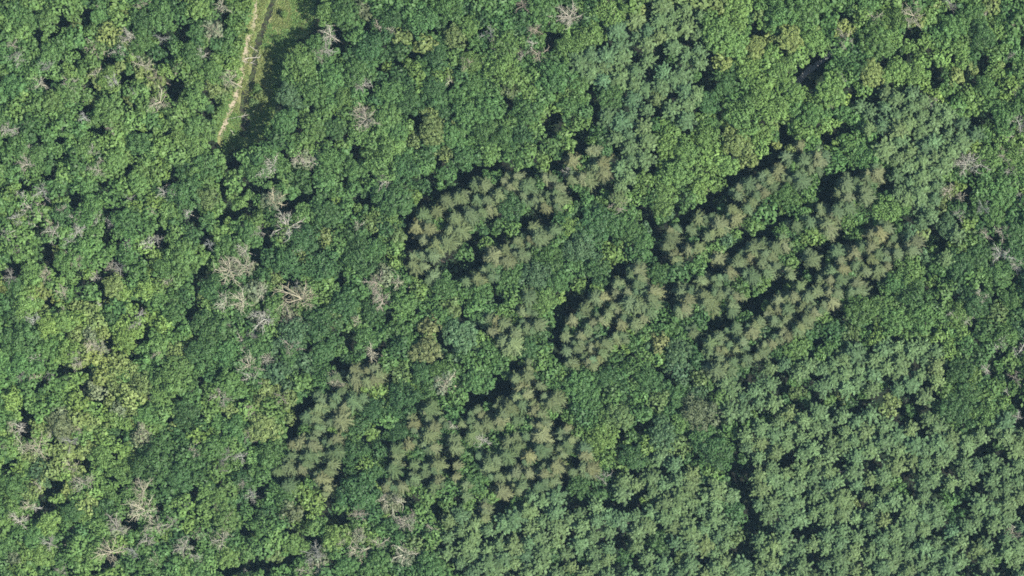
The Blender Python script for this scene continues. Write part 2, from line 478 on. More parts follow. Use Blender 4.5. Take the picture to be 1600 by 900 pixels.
# x, y, reach of the crown in pixels, kind of look: w bleached, g greyish, p pinkish, c cream, f a fresher one with twigs left
DEAD = """221,4,10,p 344,8,10,c 194,58,12,w 331,46,13,c 25,90,10,w 17,69,8,p 145,75,12,p 184,80,8,w 207,87,6,w 312,82,8,w 251,59,8,g 74,102,9,g 222,101,13,c
108,130,12,w 60,129,10,c 149,115,8,c 175,127,9,w 241,119,9,p 246,158,14,c 114,150,7,p 205,140,6,g 129,183,7,w 171,200,8,p 97,191,6,w 35,192,5,g 8,201,10,w 19,207,6,w
275,107,8,p 355,123,12,c 158,10,6,c 514,54,12,w 507,74,10,w 499,87,10,p 565,130,12,w 589,40,6,p 612,47,6,c 561,167,8,c 569,184,15,p 772,71,8,w 787,72,8,w 780,86,8,g
727,100,9,p 701,124,6,c 792,107,6,g 765,52,9,g 815,5,10,p 887,24,16,p 952,6,10,p 836,45,10,p 831,67,6,w 815,85,9,p 840,84,11,p 1086,94,5,w
1426,22,18,c 1364,25,11,c 1319,62,11,p 1486,6,10,g 1589,32,10,c 1540,21,5,c 1547,2,6,g 1457,160,9,w 1297,162,6,c 1590,140,8,g 1582,86,6,p 1592,187,16,w 1572,210,9,w 1372,190,6,g
1317,125,5,g 40,256,13,p 152,265,10,p 39,230,6,w 145,235,8,w 62,296,12,w 30,304,8,w 51,327,15,w 24,342,10,w 97,327,8,p 120,344,9,w 121,359,9,w 82,361,12,w 75,346,6,c 150,340,9,w
6,365,9,w 105,376,7,g 19,390,9,w 197,381,7,w 119,404,11,p 185,419,11,g 172,347,7,g 171,417,8,p 71,429,10,c 145,431,8,w 260,299,12,w 228,378,11,w 244,372,8,g 290,332,7,w
321,256,6,p 325,380,8,g 380,391,10,p 355,421,18,c 380,415,14,c 260,440,10,c 235,327,8,c 15,432,10,g 202,311,5,g 156,250,6,c 425,257,11,w 410,270,9,w 467,247,11,p 485,252,11,p
425,312,12,c 446,352,20,w 461,372,7,c 464,387,8,w 605,279,12,w 559,352,7,w 587,440,14,p 620,440,9,c 461,446,6,w 405,361,8,w 964,317,13,p 883,267,7,w
1509,255,16,w 1532,255,10,w 1570,241,12,c 1582,267,9,w 1595,237,8,w 1595,309,9,w 1482,297,9,p 1497,332,9,g 1535,324,9,g 1567,361,12,w 1540,367,7,p 1562,397,13,w 1586,410,12,w
1500,307,7,c 1587,284,6,w 46,462,6,w 97,457,9,c 96,487,7,c 52,499,9,w 66,505,8,w 104,510,6,g 152,475,5,w 216,491,8,w 211,507,8,w 140,537,9,c 155,542,12,c 114,554,8,w 117,567,9,p
57,562,9,w 74,586,8,g 51,589,7,c 31,586,9,g 247,552,7,c 235,621,5,p 349,470,14,c 377,471,14,c 356,509,7,g 380,540,12,p 385,570,16,c 392,590,10,w 347,619,14,p 392,522,10,g 387,642,9,p
300,612,6,c 120,670,10,c 30,667,9,w 15,667,8,c 222,672,10,p 467,465,20,c 411,497,16,w 452,497,14,p 405,457,10,c 595,467,14,p 452,542,13,p 417,560,9,p 577,549,11,c 524,595,13,c
692,597,15,c 441,622,7,p 555,502,8,c 706,664,6,w 445,525,8,g 1490,491,8,w 1510,497,10,w 1532,465,10,c 1564,534,11,w 1590,552,12,w 1541,576,8,w 1586,590,8,p 1572,611,5,w
1575,650,6,p 1590,650,7,w 31,694,12,c 57,697,16,c 4,696,7,c 75,680,6,w 107,729,12,c 127,752,14,c 42,791,9,c 54,793,5,w 59,759,6,w 27,814,12,w 220,767,16,c 222,797,19,c
242,821,15,c 272,816,11,p 180,825,14,p 227,845,11,p 75,849,11,w 170,862,18,c 207,862,9,g 285,854,12,p 302,872,10,w 345,842,15,c 390,774,9,w 339,792,8,p 311,834,10,p 291,790,6,g
240,875,8,c 92,894,8,p 222,682,14,p 107,690,10,g 305,705,9,p 342,732,9,g 355,712,9,g 386,680,8,p 375,712,8,g 375,755,8,p 352,815,9,p 180,882,5,w 610,781,18,c 560,802,12,p
635,814,14,p 672,825,8,p 532,840,10,c 560,835,12,c 557,862,14,c 630,865,16,c 525,854,8,g 490,867,14,g 495,885,12,c 475,892,10,p 679,890,7,g 750,686,11,w 590,850,10,c 940,747,9,w
1094,684,10,c 1322,737,6,p 1579,837,13,c 387,895,6,w"""

# hand-read broadleaf crowns: x, y, radius, tone (D dark, M mid, B bright, L lime, Y yellowish, O olive, G greyish, A golden, K brownish)
BROAD = """75,30,24,B 168,172,24,B 136,150,14,B 185,105,14,Y 128,108,12,B 225,92,12,O 470,95,20,B 455,110,14,B 452,150,18,G 445,190,22,M 515,22,20,B 540,20,20,M 565,15,13,K 640,160,18,D
625,80,22,D 575,75,20,D 660,30,24,M 650,115,13,L 665,70,14,Y 605,185,20,B 560,150,18,M 620,205,16,M 675,205,20,Y 680,145,20,D 715,145,14,M 752,30,14,D 765,170,20,M 730,180,20,M 700,15,22,M
735,40,16,B 610,30,18,D 520,120,20,M 540,155,16,B 490,200,20,B 505,180,14,B 795,140,12,O 800,140,11,K 815,30,20,D 850,10,20,M 895,75,22,B 920,60,22,B 835,117,13,B 870,120,24,M 905,130,16,B 955,150,18,D
1105,160,18,D 1120,50,26,B 1150,70,20,B 1180,75,16,Y 1170,110,16,B 1160,180,24,B 1190,150,20,B 1220,20,22,M 1260,15,25,M 1235,60,18,Y 1275,65,20,B 1225,105,26,B 1320,45,18,Y 1370,60,25,M 1395,60,15,B
1335,85,20,D 1345,110,14,D 1300,140,22,B 1362,115,18,Y 1332,115,12,M 1400,110,20,B 1430,115,15,B 1423,72,8,B 1500,75,15,B 1490,105,12,B 1520,108,12,Y 1505,95,10,B 1555,85,18,B 1535,55,18,D 1560,50,12,B
1240,145,16,B 1210,170,22,B 1270,180,18,M 1225,185,15,B 1540,135,16,M 1520,150,14,B 1570,155,8,L 1450,140,7,L 1490,140,8,B 372,70,9,B 362,85,10,B 352,75,10,M 366,102,10,L 356,110,9,B 371,118,7,L 361,135,8,Y 350,140,9,Y 350,165,9,B 340,180,10,B 343,152,8,O 330,200,9,B 335,216,8,B 357,55,10,M 345,60,9,M 376,45,9,B 381,25,10,B 365,30,9,M 386,6,9,B 400,452,14,P 394,490,12,P 425,312,15,P 600,432,13,P 360,414,13,P 467,458,18,P 452,490,13,P 590,462,10,P 573,186,13,P 472,250,13,P 394,420,12,P 222,682,14,P 498,872,12,P
632,868,15,P 612,784,16,P 355,124,11,P 97,650,13,P 412,500,13,P 205,800,13,P 182,828,11,P 284,856,11,P 560,838,10,P 692,597,14,P 887,26,14,P 332,46,12,P 640,815,10,P 1509,256,13,P 1425,20,12,B 1580,55,14,M 1465,55,12,M 55,245,16,M 105,253,14,B 20,270,14,M 120,255,14,D
180,250,18,B 250,255,9,L 180,305,18,M 197,345,20,M 185,365,14,M 240,315,13,L 290,300,25,D 325,310,15,O 320,260,16,M 300,370,20,D 370,318,13,B 367,290,12,B 378,314,9,B 345,260,8,B 355,345,8,L 353,360,9,B
337,358,9,B 390,365,16,M 355,390,18,M 390,305,10,B 245,400,15,L 150,410,22,M 105,410,18,M 50,430,18,B 215,420,14,M 285,400,24,B 103,313,8,B 595,255,24,B 610,230,20,B 555,265,16,M 505,280,16,M 470,280,20,D
510,335,18,D 475,335,16,B 540,325,16,M 510,370,12,Y 560,325,9,L 615,310,26,D 648,305,10,L 582,348,12,O 620,368,18,O 555,365,14,D 450,410,22,D 500,415,24,D 560,400,24,D 585,390,18,M 618,408,10,L 480,430,12,B
432,435,10,Y 765,240,20,B 725,245,16,M 690,270,14,M 705,287,9,D 727,395,18,M 757,360,11,D 780,352,14,D 850,250,13,L 830,235,10,B 820,245,14,M 985,310,12,B 1010,315,12,M 1040,300,18,B 1060,270,22,B
1090,260,20,B 1110,245,18,B 1115,265,10,L 1135,258,16,B 1172,247,13,Y 1035,320,16,B 1068,330,9,M 1020,312,12,M 930,350,24,D 960,350,20,M 955,390,13,L 905,385,22,G 985,360,18,M 1005,380,16,M 860,400,18,M
840,430,20,G 870,440,16,M 905,445,14,B 935,425,20,D 1030,428,16,M 1060,425,14,D 1090,417,12,M 1120,388,12,B 1150,368,9,B 1190,352,10,M 995,395,14,D 888,325,9,L 1230,305,16,M 1250,312,10,M 1310,255,14,M
1355,245,20,M 1385,328,20,B 1345,337,13,M 1325,368,9,B 1267,370,13,L 1450,240,8,L 1500,272,12,D 1565,300,22,M 1475,318,11,Y 1515,348,12,L 1550,335,18,M 1480,355,16,G 1530,400,18,D 1500,415,20,D 1560,430,20,M
1465,420,14,M 1420,425,22,B 1400,442,16,M 150,505,13,Y 160,520,12,Y 197,530,17,L 232,490,10,L 270,490,16,M 290,515,18,M 330,510,28,D 315,550,20,D 355,550,18,M 272,588,26,B 285,570,12,O 225,545,12,M 180,545,8,L
180,602,11,Y 152,612,12,P 165,570,11,Y 148,556,13,Y 160,590,12,Y 172,628,15,Y 188,640,12,P 178,655,11,L 142,520,10,P 60,690,14,L 118,735,11,Y 160,545,10,P 100,690,12,Y 90,600,22,M 118,592,10,B 192,590,12,B 330,645,12,B 40,570,22,M 30,530,24,D 75,545,16,M 145,642,14,L 95,665,20,K 290,645,20,D 230,650,16,M 65,455,12,Y 40,480,18,B
185,480,14,D 225,570,12,M 505,465,10,B 540,475,20,D 430,512,13,B 525,495,12,O 500,505,24,D 575,530,18,M 555,485,10,B 505,550,18,D 430,540,12,G 625,545,14,D 670,510,14,A 665,548,19,A 635,515,14,M 705,480,14,O
630,475,20,M 720,525,24,G 745,480,14,M 750,530,10,B 745,565,14,M 740,597,24,M 625,585,13,O 690,580,18,M 630,622,22,D 585,640,16,D 580,625,8,L 610,610,8,L 473,595,14,B 435,580,14,G 415,608,12,Y 425,635,14,B
452,640,9,L 780,560,12,M 850,470,18,B 875,465,9,L 855,500,12,M 825,545,18,D 845,560,14,B 860,580,14,M 957,545,10,L 1032,535,13,A 1050,505,14,M 1095,495,13,D 1060,550,20,G 1005,555,14,B 1015,592,20,D
950,590,16,D 905,600,20,M 1000,620,14,M 1030,625,14,O 1095,590,16,O 1095,645,24,K 970,650,20,O 950,655,15,B 910,650,14,D 920,620,18,M 1340,485,22,M 1400,500,20,M 1430,462,22,D 1475,455,14,B 1305,517,13,D
1245,545,18,B 1370,530,10,L 1415,525,10,B 1330,522,14,O 1295,545,12,M 1470,525,12,L 1510,540,20,M 1540,515,16,D 1560,490,14,O 1500,580,18,D 1490,640,20,D 1520,605,10,B 1510,620,20,D 1585,560,14,B 1485,597,10,B
1245,612,10,O 1318,617,10,Y 1300,620,8,B 1545,540,14,M 190,735,20,B 160,715,18,B 310,682,14,L 240,720,28,D 150,765,14,B 65,735,14,G 30,738,9,L 90,780,13,L 20,760,18,M 55,840,18,M 65,868,18,L
97,878,12,M 10,855,16,M 80,735,13,Y 45,770,12,O 115,800,16,D 185,847,14,L 148,870,18,B 205,882,12,M 355,872,18,B 320,862,13,M 320,800,14,B 280,745,20,D 310,745,14,D 360,760,14,B 385,800,12,M 260,775,14,D
425,710,20,M 410,745,14,M 555,705,17,D 572,727,10,L 580,740,16,D 560,770,28,D 530,792,13,M 455,800,14,K 445,780,16,M 468,812,16,L 520,818,9,Y 460,850,18,B 430,870,14,O 570,825,9,L 610,820,13,D
660,800,14,B 670,775,14,B 740,755,16,M 540,885,16,M 590,880,20,M 650,850,14,O 935,685,20,L 955,717,13,L 990,715,20,D 905,757,17,D 1062,697,14,O 1115,705,22,D 1145,792,14,D 1150,812,13,D 1030,845,15,D
867,867,12,D 1150,838,11,O 975,872,12,D 1065,872,11,O 955,770,9,D 1095,752,12,D 1480,785,11,M 1490,815,10,D 21,872,10,K 860,640,12,M 790,585,10,M 715,620,14,M 40,30,18,M 20,20,14,M 225,35,18,D 250,25,20,M"""

# dark openings between the crowns: x1, y1, x2, y2, width
GAPS = """1170,477,1220,438,9.6 1220,438,1278,408,9.6 100,25,85,52,9 55,45,55,45,9 130,28,130,28,12 164,95,164,99,16 138,125,148,145,8 190,110,200,125,8 255,45,255,95,8 280,50,288,58,16 345,15,345,35,8 325,78,325,82,12 265,140,275,130,15
270,155,270,155,12 245,165,245,165,8 185,150,187,158,9 195,172,195,172,8 135,170,130,180,8 145,200,155,202,9 125,80,125,82,11 58,70,60,74,8 68,128,74,135,9 95,212,95,218,9 60,220,60,225,8 232,205,232,205,9
258,207,258,207,8 318,175,318,178,7 332,150,332,150,8 235,90,235,95,7 120,100,120,100,6 485,0,495,40,12 455,55,480,55,12 462,175,465,200,7 573,45,573,45,11 525,50,532,70,12 652,52,652,54,9 615,95,622,86,8
648,88,652,88,8 580,129,570,142,9 710,122,705,132,6 790,153,785,165,7 750,52,750,52,8 650,185,652,200,8 632,178,650,178,6 595,98,595,103,7 707,163,707,168,6 525,40,525,42,8 810,16,812,18,8 852,45,862,75,8
1020,10,1020,12,11 1002,33,1002,38,8 1066,60,1070,58,9 1035,80,1035,82,10 1057,100,1055,108,8 991,85,991,92,7 1107,85,1104,130,12 1190,55,1175,36,8 895,98,895,102,7 930,150,933,190,10 975,130,975,170,6
1045,148,1047,150,10 850,190,868,186,10 848,208,855,206,9 908,212,912,212,10 1020,182,1024,180,8 1070,197,1073,196,8 1127,170,1120,180,7 1253,120,1270,98,24 1270,122,1268,132,14 1280,100,1296,86,12
1342,64,1342,70,9 1220,85,1220,85,9 1322,28,1322,28,7 1383,97,1398,87,9 1415,82,1426,92,6 1463,112,1463,120,7 1490,90,1490,94,9 1500,130,1525,118,9 1535,98,1540,88,10 1572,102,1572,104,8 1455,132,1455,136,8
1595,65,1595,66,9 1482,20,1485,18,7 1530,185,1530,188,14 1372,152,1360,158,10 1330,138,1330,144,10 1317,202,1318,206,12 1287,215,1290,218,18 1222,198,1226,218,12 1425,45,1425,55,6 1382,210,1385,214,9
200,262,185,275,8 165,285,162,292,8 155,298,150,302,7 100,243,85,262,7 70,278,78,274,7 33,298,38,296,8 70,305,70,316,8 108,300,106,306,7 114,316,114,320,7 172,328,195,317,10 170,342,172,368,11 260,285,260,289,8
270,268,270,272,8 300,332,302,328,7 297,345,297,352,8 243,345,245,375,9 250,378,252,386,12 362,235,364,258,11 345,285,347,310,10 352,335,372,330,18 382,285,385,300,9 392,320,396,322,9 318,370,328,385,14
396,390,396,412,9 300,440,320,420,11 68,385,80,420,9 150,403,152,403,8 165,425,195,420,9 157,440,157,444,8 180,403,182,406,7 15,425,25,415,12 54,355,56,365,7 225,400,226,406,9 122,442,130,438,8 85,378,90,378,7
400,290,425,280,11 485,275,487,280,7 450,320,480,307,10 440,330,438,334,8 412,355,418,380,9 554,236,554,242,11 535,277,536,282,8 552,312,553,330,6 578,312,578,318,9 672,273,672,278,8 688,255,690,262,8
636,372,640,347,15 640,345,657,322,14 657,322,702,297,15 702,297,727,280,14 727,280,740,262,12 740,262,792,257,11 640,396,638,372,11 655,430,700,407,14 700,407,735,375,13 722,422,757,402,13 760,352,775,342,13
775,380,785,370,9 582,365,582,370,9 448,444,470,444,8 523,442,530,440,7 820,268,824,264,13 866,256,900,238,14 900,238,918,236,8 928,296,945,282,11 945,282,956,252,10 956,240,955,250,9 905,305,890,309,8
815,347,830,340,11 848,341,860,338,8 1020,238,1020,268,8 1008,325,1020,352,10 1024,355,1030,400,14 1062,372,1062,382,10 1065,348,1066,354,8 1066,344,1090,326,11 1090,326,1130,306,11 1095,256,1098,254,5
1143,282,1165,266,10 1165,266,1200,249,10 1057,314,1057,326,6 965,420,977,412,10 945,442,952,438,9 1070,402,1074,400,8 1110,412,1116,416,9 1138,397,1162,375,9 1162,375,1204,355,9 1050,444,1090,440,8
907,330,908,335,7 1212,238,1212,244,14 1285,290,1287,310,12 1245,238,1245,242,8 1375,292,1388,284,9 1310,358,1320,376,10 1277,387,1302,378,12 1278,405,1282,410,15 1265,420,1268,424,9 1225,337,1218,343,10
1347,350,1357,357,8 1460,368,1467,382,12 1505,305,1512,320,11 1515,290,1516,293,6 1412,340,1412,346,9 1550,370,1550,376,10 1497,342,1498,346,6 1355,440,1375,430,8 1222,437,1212,430,13 1438,382,1443,384,9
1445,418,1445,426,9 1585,428,1585,434,7 1300,285,1320,270,9 1320,270,1342,263,8 1282,274,1284,280,7 170,532,172,540,12 135,575,138,582,9 122,608,135,602,8 80,586,105,570,8 57,597,59,602,8 217,475,222,485,10
225,518,222,532,7 205,552,206,562,7 302,480,303,520,7 162,460,162,466,8 390,496,394,500,9 310,590,314,594,9 290,540,292,546,6 37,647,39,652,9 35,668,40,670,10 77,465,78,470,6 160,625,162,630,7 270,622,280,615,7
310,650,314,648,7 375,625,378,622,7 542,525,545,545,12 602,492,602,502,8 602,535,585,553,12 530,570,538,588,11 465,640,482,625,14 468,648,474,640,14 455,667,460,670,10 727,493,727,500,9 750,512,752,516,8
690,528,690,536,9 697,550,697,556,8 725,580,725,586,6 785,590,780,607,12 755,622,782,608,13 727,632,740,624,9 602,594,602,600,8 572,565,574,570,9 640,517,644,517,6 445,463,445,470,8 585,665,592,670,9 535,667,540,667,8
775,460,776,464,6 912,450,880,480,18 880,480,871,502,17 866,518,872,545,15 872,545,876,558,11 804,568,807,576,11 1042,460,1048,466,18 1170,477,1150,485,11 1150,485,1114,503,12 1113,508,1110,516,10 1097,538,1090,525,13
955,505,955,512,8 987,550,988,554,7 880,628,880,634,9 872,658,872,664,11 1125,665,1128,645,11 982,622,984,626,7 1042,585,1043,592,7 1080,582,1080,590,6 1020,660,990,669,6 1175,582,1164,592,10 968,671,975,670,6
942,566,944,570,7 1277,530,1278,536,13 1245,493,1246,500,8 1282,468,1283,474,8 1222,590,1223,600,10 1360,458,1361,464,9 1312,482,1305,495,7 1365,514,1366,518,8 1245,632,1252,634,11 1272,624,1276,628,9
1307,624,1312,627,9 1345,633,1368,624,14 1328,643,1334,640,8 1400,648,1400,655,9 1415,618,1412,636,8 1435,635,1435,640,8 1395,572,1390,590,9 1555,465,1557,472,9 1520,503,1521,510,12 1545,573,1547,580,11 1557,555,1558,560,9
1597,535,1597,542,8 1575,578,1576,586,8 1572,603,1573,612,8 1592,633,1593,640,10 1497,544,1498,548,8 1465,622,1466,626,7 12,727,25,720,9 92,755,80,770,8 80,770,72,778,8 140,725,140,732,8 130,716,132,716,7
165,746,185,752,7 45,805,80,788,11 200,810,201,818,14 96,838,97,850,8 150,890,185,868,8 250,786,251,790,7 385,828,388,834,10 393,780,396,784,7 382,720,383,727,9 395,690,397,696,7 350,895,400,875,12 110,888,111,893,7
302,768,303,775,7 297,843,298,850,7 407,760,408,770,13 445,742,460,745,10 495,712,497,726,11 532,722,528,752,11 515,780,512,802,13 514,806,535,806,12 455,827,460,827,8 492,845,493,851,9 425,880,452,875,11 410,885,425,880,10
605,715,606,722,6 605,745,622,747,9 670,746,674,748,9 655,720,656,724,7 695,700,698,722,9 637,780,638,786,10 682,794,683,806,10 712,785,714,785,6 770,758,771,764,7 787,735,789,738,9 775,797,790,784,9 605,858,606,864,8
515,878,516,884,8 570,685,572,686,7 857,680,858,687,10 807,718,808,724,10 880,740,882,757,10 890,778,893,784,12 955,741,966,735,10 967,683,967,692,6 1032,738,1034,744,9 990,738,992,743,7 1085,703,1086,708,8
1148,690,1150,740,9 1150,740,1163,782,11 1163,782,1180,818,15 1180,818,1168,850,14 1168,850,1178,880,10 975,836,980,820,11 882,820,883,826,6 1150,856,1151,860,8 975,893,992,884,10 1085,870,1086,876,9 1070,766,1072,769,7
985,775,986,780,7 960,788,962,793,7 1192,820,1194,826,11 1240,698,1215,722,10 1442,686,1452,678,13 1355,721,1392,714,9 1485,728,1486,738,11 1415,747,1416,754,9 1525,745,1526,750,8 1452,767,1473,754,8 1504,785,1505,790,8
1407,803,1409,808,8 1270,815,1250,830,12 1532,707,1562,708,10 1592,795,1594,800,8 1235,848,1236,855,7 1267,870,1270,876,8 1520,835,1522,840,8 1575,885,1558,890,10 1512,892,1520,890,11 1317,730,1318,735,7 1287,765,1288,770,7"""

CLEARING = [(402, -90), (494, -90), (494, 20), (484, 52), (462, 66), (447, 100), (436, 132), (432, 165), (425, 190), (412, 212), (396, 226), (372, 232), (352, 240),
            (338, 222), (338, 205), (342, 185), (350, 160), (356, 135), (358, 100), (364, 72), (378, 40), (390, 10)]

PINES = [  # stands of pine: outline, spacing
    ([(900, 75), (960, 45), (1010, 15), (1050, 0), (1110, 10), (1120, 60), (1100, 140), (1090, 180), (1030, 205), (1010, 240), (1000, 300), (960, 320), (945, 250), (950, 200), (905, 130)], 24),
    ([(1340, 150), (1380, 125), (1440, 150), (1470, 160), (1530, 185), (1520, 230), (1480, 260), (1475, 290), (1495, 350), (1500, 400), (1470, 420), (1440, 350), (1400, 300), (1390, 260), (1370, 220), (1350, 190)], 23),
    ([(1140, 590), (1205, 565), (1245, 550), (1300, 560), (1370, 540), (1450, 530), (1472, 560), (1468, 610), (1430, 625), (1360, 622), (1310, 610), (1250, 608), (1215, 640), (1180, 640), (1140, 660)], 23),
    ([(1130, 595), (1215, 600), (1240, 640), (1320, 650), (1380, 640), (1470, 645), (1480, 670), (1545, 660), (1600, 655), (1670, 650), (1670, 970), (1180, 970), (1180, 860), (1195, 815), (1172, 760), (1152, 680), (1135, 650)], 24.5),
    ([(690, 810), (760, 775), (810, 775), (870, 765), (930, 790), (965, 745), (1000, 735), (1040, 700), (1060, 705), (1085, 745), (1140, 745), (1155, 790), (1165, 830), (1160, 880), (1150, 970), (740, 970), (720, 900), (690, 850)], 24),
]

TONES = {  # leaf colours
    'D': (0.050, 0.104, 0.033), 'M': (0.070, 0.138, 0.040), 'B': (0.095, 0.166, 0.046), 'L': (0.113, 0.184, 0.047), 'Y': (0.128, 0.174, 0.056),
    'O': (0.094, 0.142, 0.047), 'G': (0.066, 0.120, 0.051), 'A': (0.132, 0.152, 0.056), 'K': (0.094, 0.120, 0.058), 'P': (0.122, 0.154, 0.082),
}
TONE_WORD = {'D': 'dark green', 'M': 'mid-green', 'B': 'bright green', 'L': 'lime green', 'Y': 'yellowish green', 'O': 'olive green', 'G': 'bluish green',
             'A': 'golden yellow', 'P': 'pale greyish', 'K': 'brownish'}
DEAD_TONE = {'w': (0.40, 0.385, 0.32), 'g': (0.26, 0.26, 0.225), 'p': (0.335, 0.305, 0.24), 'c': (0.38, 0.36, 0.26)}
DEAD_WORD = {'w': 'bleached white', 'g': 'grey', 'p': 'pinkish brown', 'c': 'cream'}


def numbers(text):
    out = []
    for w in text.split():
        p = w.split(',')
        out.append(tuple(float(x) if x.replace('.', '').replace('-', '').isdigit() else x for x in p))
    return out

# ------------------------------------------------------------------ planning: which tree stands where
def inside(poly, x, y):
    c = False; n = len(poly)
    for i in range(n):
        x1, y1 = poly[i]; x2, y2 = poly[i - 1]
        if (y1 > y) != (y2 > y) and x < (x2 - x1) * (y - y1) / (y2 - y1) + x1:
            c = not c
    return c


def poly_mask(poly, X, Y):
    c = np.zeros(X.shape, bool); n = len(poly)
    for i in range(n):
        x1, y1 = poly[i]; x2, y2 = poly[i - 1]
        if y1 == y2:
            continue
        c ^= ((y1 > Y) != (y2 > Y)) & (X < (x2 - x1) * (Y - y1) / (y2 - y1) + x1)
    return c


G0X, G0Y, GS = -100, -100, 2.0
gx, gy = np.meshgrid(np.arange(G0X, 1700, GS), np.arange(G0Y, 1000, GS))
gapd = np.full(gx.shape, 1e3)
for x1, y1, x2, y2, w in numbers(GAPS):
    bx0, bx1, by0, by1 = min(x1, x2) - 60, max(x1, x2) + 60, min(y1, y2) - 60, max(y1, y2) + 60
    i0, i1 = max(0, int((by0 - G0Y) / GS)), int((by1 - G0Y) / GS) + 1
    j0, j1 = max(0, int((bx0 - G0X) / GS)), int((bx1 - G0X) / GS) + 1
    sx, sy = gx[i0:i1, j0:j1], gy[i0:i1, j0:j1]
    dx, dy = x2 - x1, y2 - y1
    t = np.clip(((sx - x1) * dx + (sy - y1) * dy) / max(1e-6, dx * dx + dy * dy), 0, 1)
    dd = np.hypot(sx - x1 - t * dx, sy - y1 - t * dy) - (w if w > 9.5 else 0.85 * w) / 2
    gapd[i0:i1, j0:j1] = np.minimum(gapd[i0:i1, j0:j1], dd)
clear_m = poly_mask(CLEARING, gx, gy)
# distance to the clearing, by growing its edge
ce = []
for i in range(len(CLEARING)):
    a, b = np.array(CLEARING[i - 1], float), np.array(CLEARING[i], float)
    ce.append((a, b))
cd = np.full(gx.shape, 1e3)
for a, b in ce:
    dv = b - a
    t = np.clip(((gx - a[0]) * dv[0] + (gy - a[1]) * dv[1]) / (dv @ dv), 0, 1)
    cd = np.minimum(cd, np.hypot(gx - a[0] - t * dv[0], gy - a[1] - t * dv[1]))
cd[clear_m] *= -1
free = np.minimum(gapd, cd)


def free_at(x, y):
    i, j = int((y - G0Y) / GS), int((x - G0X) / GS)
    if 0 <= i < free.shape[0] and 0 <= j < free.shape[1]:
        return free[i, j]
    return 50.0


spruces = [(x, y, rng.uniform(9.5, 12.5)) for x, y in numbers(SPRUCE)]
deads = numbers(DEAD)
broad = [list(t) for t in numbers(BROAD)]
hand = len(broad)

# pines in jittered rows that run from lower left to upper right
pines = []
ang = R(-28)
for poly, sp in PINES:
    xs = [p[0] for p in poly]; ys = [p[1] for p in poly]
    ca, sa = math.cos(ang), math.sin(ang)
    n = int(max(max(xs) - min(xs), max(ys) - min(ys)) / sp) + 6
    cx, cy = sum(xs) / len(xs), sum(ys) / len(ys)
    for i in range(-n, n + 1):
        for j in range(-n, n + 1):
            u, v = (i + 0.5 * (j % 2)) * sp, j * sp * 0.90
            x, y = cx + u * ca - v * sa + rng.normal(0, 3.0), cy + u * sa + v * ca + rng.normal(0, 3.0)
            if not inside(poly, x, y) or free_at(x, y) < 6.5:
                continue
            if any(math.hypot(x - b[0], y - b[1]) < b[2] * 0.85 + 4 for b in broad[:hand]):
                continue
            if any(math.hypot(x - s[0], y - s[1]) < 17 for s in spruces):
                continue
            if any(math.hypot(x - s[0], y - s[1]) < 15 for s in pines):
                continue
            pines.append((x, y, rng.uniform(12.5, 16.5)))

# fill the rest with broadleaf crowns, large ones first
for t in broad:                                # crowns do not close the openings read off the photograph
    if 338 < t[0] < 392 and t[1] < 222 and t[2] <= 10:
        continue
    f = free_at(t[0], t[1])
    t[2] = max(0.62 * t[2], min(t[2], f / 0.92))
PX_, PY_, PR_ = [np.array([t[k] for t in broad]) for k in range(3)]
con = np.array([(s[0], s[1], s[2]) for s in spruces + pines])
pine_m = np.zeros(gx.shape, bool)
for poly, sp in PINES:
    pine_m |= poly_mask(poly, gx, gy)
bxs, bys, brs = list(PX_), list(PY_), list(PR_)
bt = [t[3] for t in broad]
cnt = len(bxs)
cap = 4200
AX, AY, AR = np.zeros(cap), np.zeros(cap), np.zeros(cap)
AX[:cnt], AY[:cnt], AR[:cnt] = bxs, bys, brs
handx, handy = AX[:hand].copy(), AY[:hand].copy()
for rad, tries, over in ((21, 1500, 0.86), (18, 2500, 0.86), (15, 5000, 0.84), (12.5, 8000, 0.84), (10.5, 14000, 0.78), (8.5, 22000, 0.74), (7, 26000, 0.72)):
    for _ in range(tries):
        x, y = rng.uniform(-70, 1670), rng.uniform(-70, 970)
        r_ = rad * rng.uniform(0.92, 1.1)
        if x < 330 and r_ > 17:
            continue
        f = free_at(x, y)
        if f < r_ * 1.0:
            continue
        i, j = int((y - G0Y) / GS), int((x - G0X) / GS)
        if pine_m[i, j] and (r_ > 9 or rng.random() < 0.7):
            continue
        if np.min(np.hypot(con[:, 0] - x, con[:, 1] - y) - con[:, 2] * 0.75) < r_ * 0.72:
            continue
        if np.min(np.hypot(AX[:cnt] - x, AY[:cnt] - y) - AR[:cnt] * over) < r_ * over:
            continue
        AX[cnt], AY[cnt], AR[cnt] = x, y, r_; cnt += 1
        # tone: like a hand-read neighbour's, or the region's own
        dd = np.hypot(handx - x, handy - y); near = np.argsort(dd)[:4]
        k = int(near[int(rng.integers(0, 4))]) if rng.random() < 0.75 else -1
        pool = 'MMBDM' if 330 < x < 1000 else 'BBLMBYM' if y < 330 and x > 1000 else 'MBMBLM' if x <= 330 else 'MMDBG'
        if 60 < x < 320 and 450 < y < 720:
            pool = 'BYLLBM'
        tn = bt[k] if k >= 0 and bt[k] not in 'AKPO' else pool[int(rng.integers(0, len(pool)))]
        if r_ < 9.5 and rng.random() < 0.15:
            tn = 'D'
        bt.append(tn)
        if cnt >= cap:
            break
trees = [[AX[i], AY[i], AR[i], bt[i]] for i in range(cnt)]
in_view = lambda t, m=0: -m <= t[0] <= 1600 + m and -m <= t[1] <= 900 + m
order = sorted(range(cnt), key=lambda i: -(AR[i] if in_view(trees[i], -4) else AR[i] * 0.01))
single = set(order[:300])
print("broadleaf", cnt, "pines", len(pines), "spruces", len(spruces), "dead", len(deads))

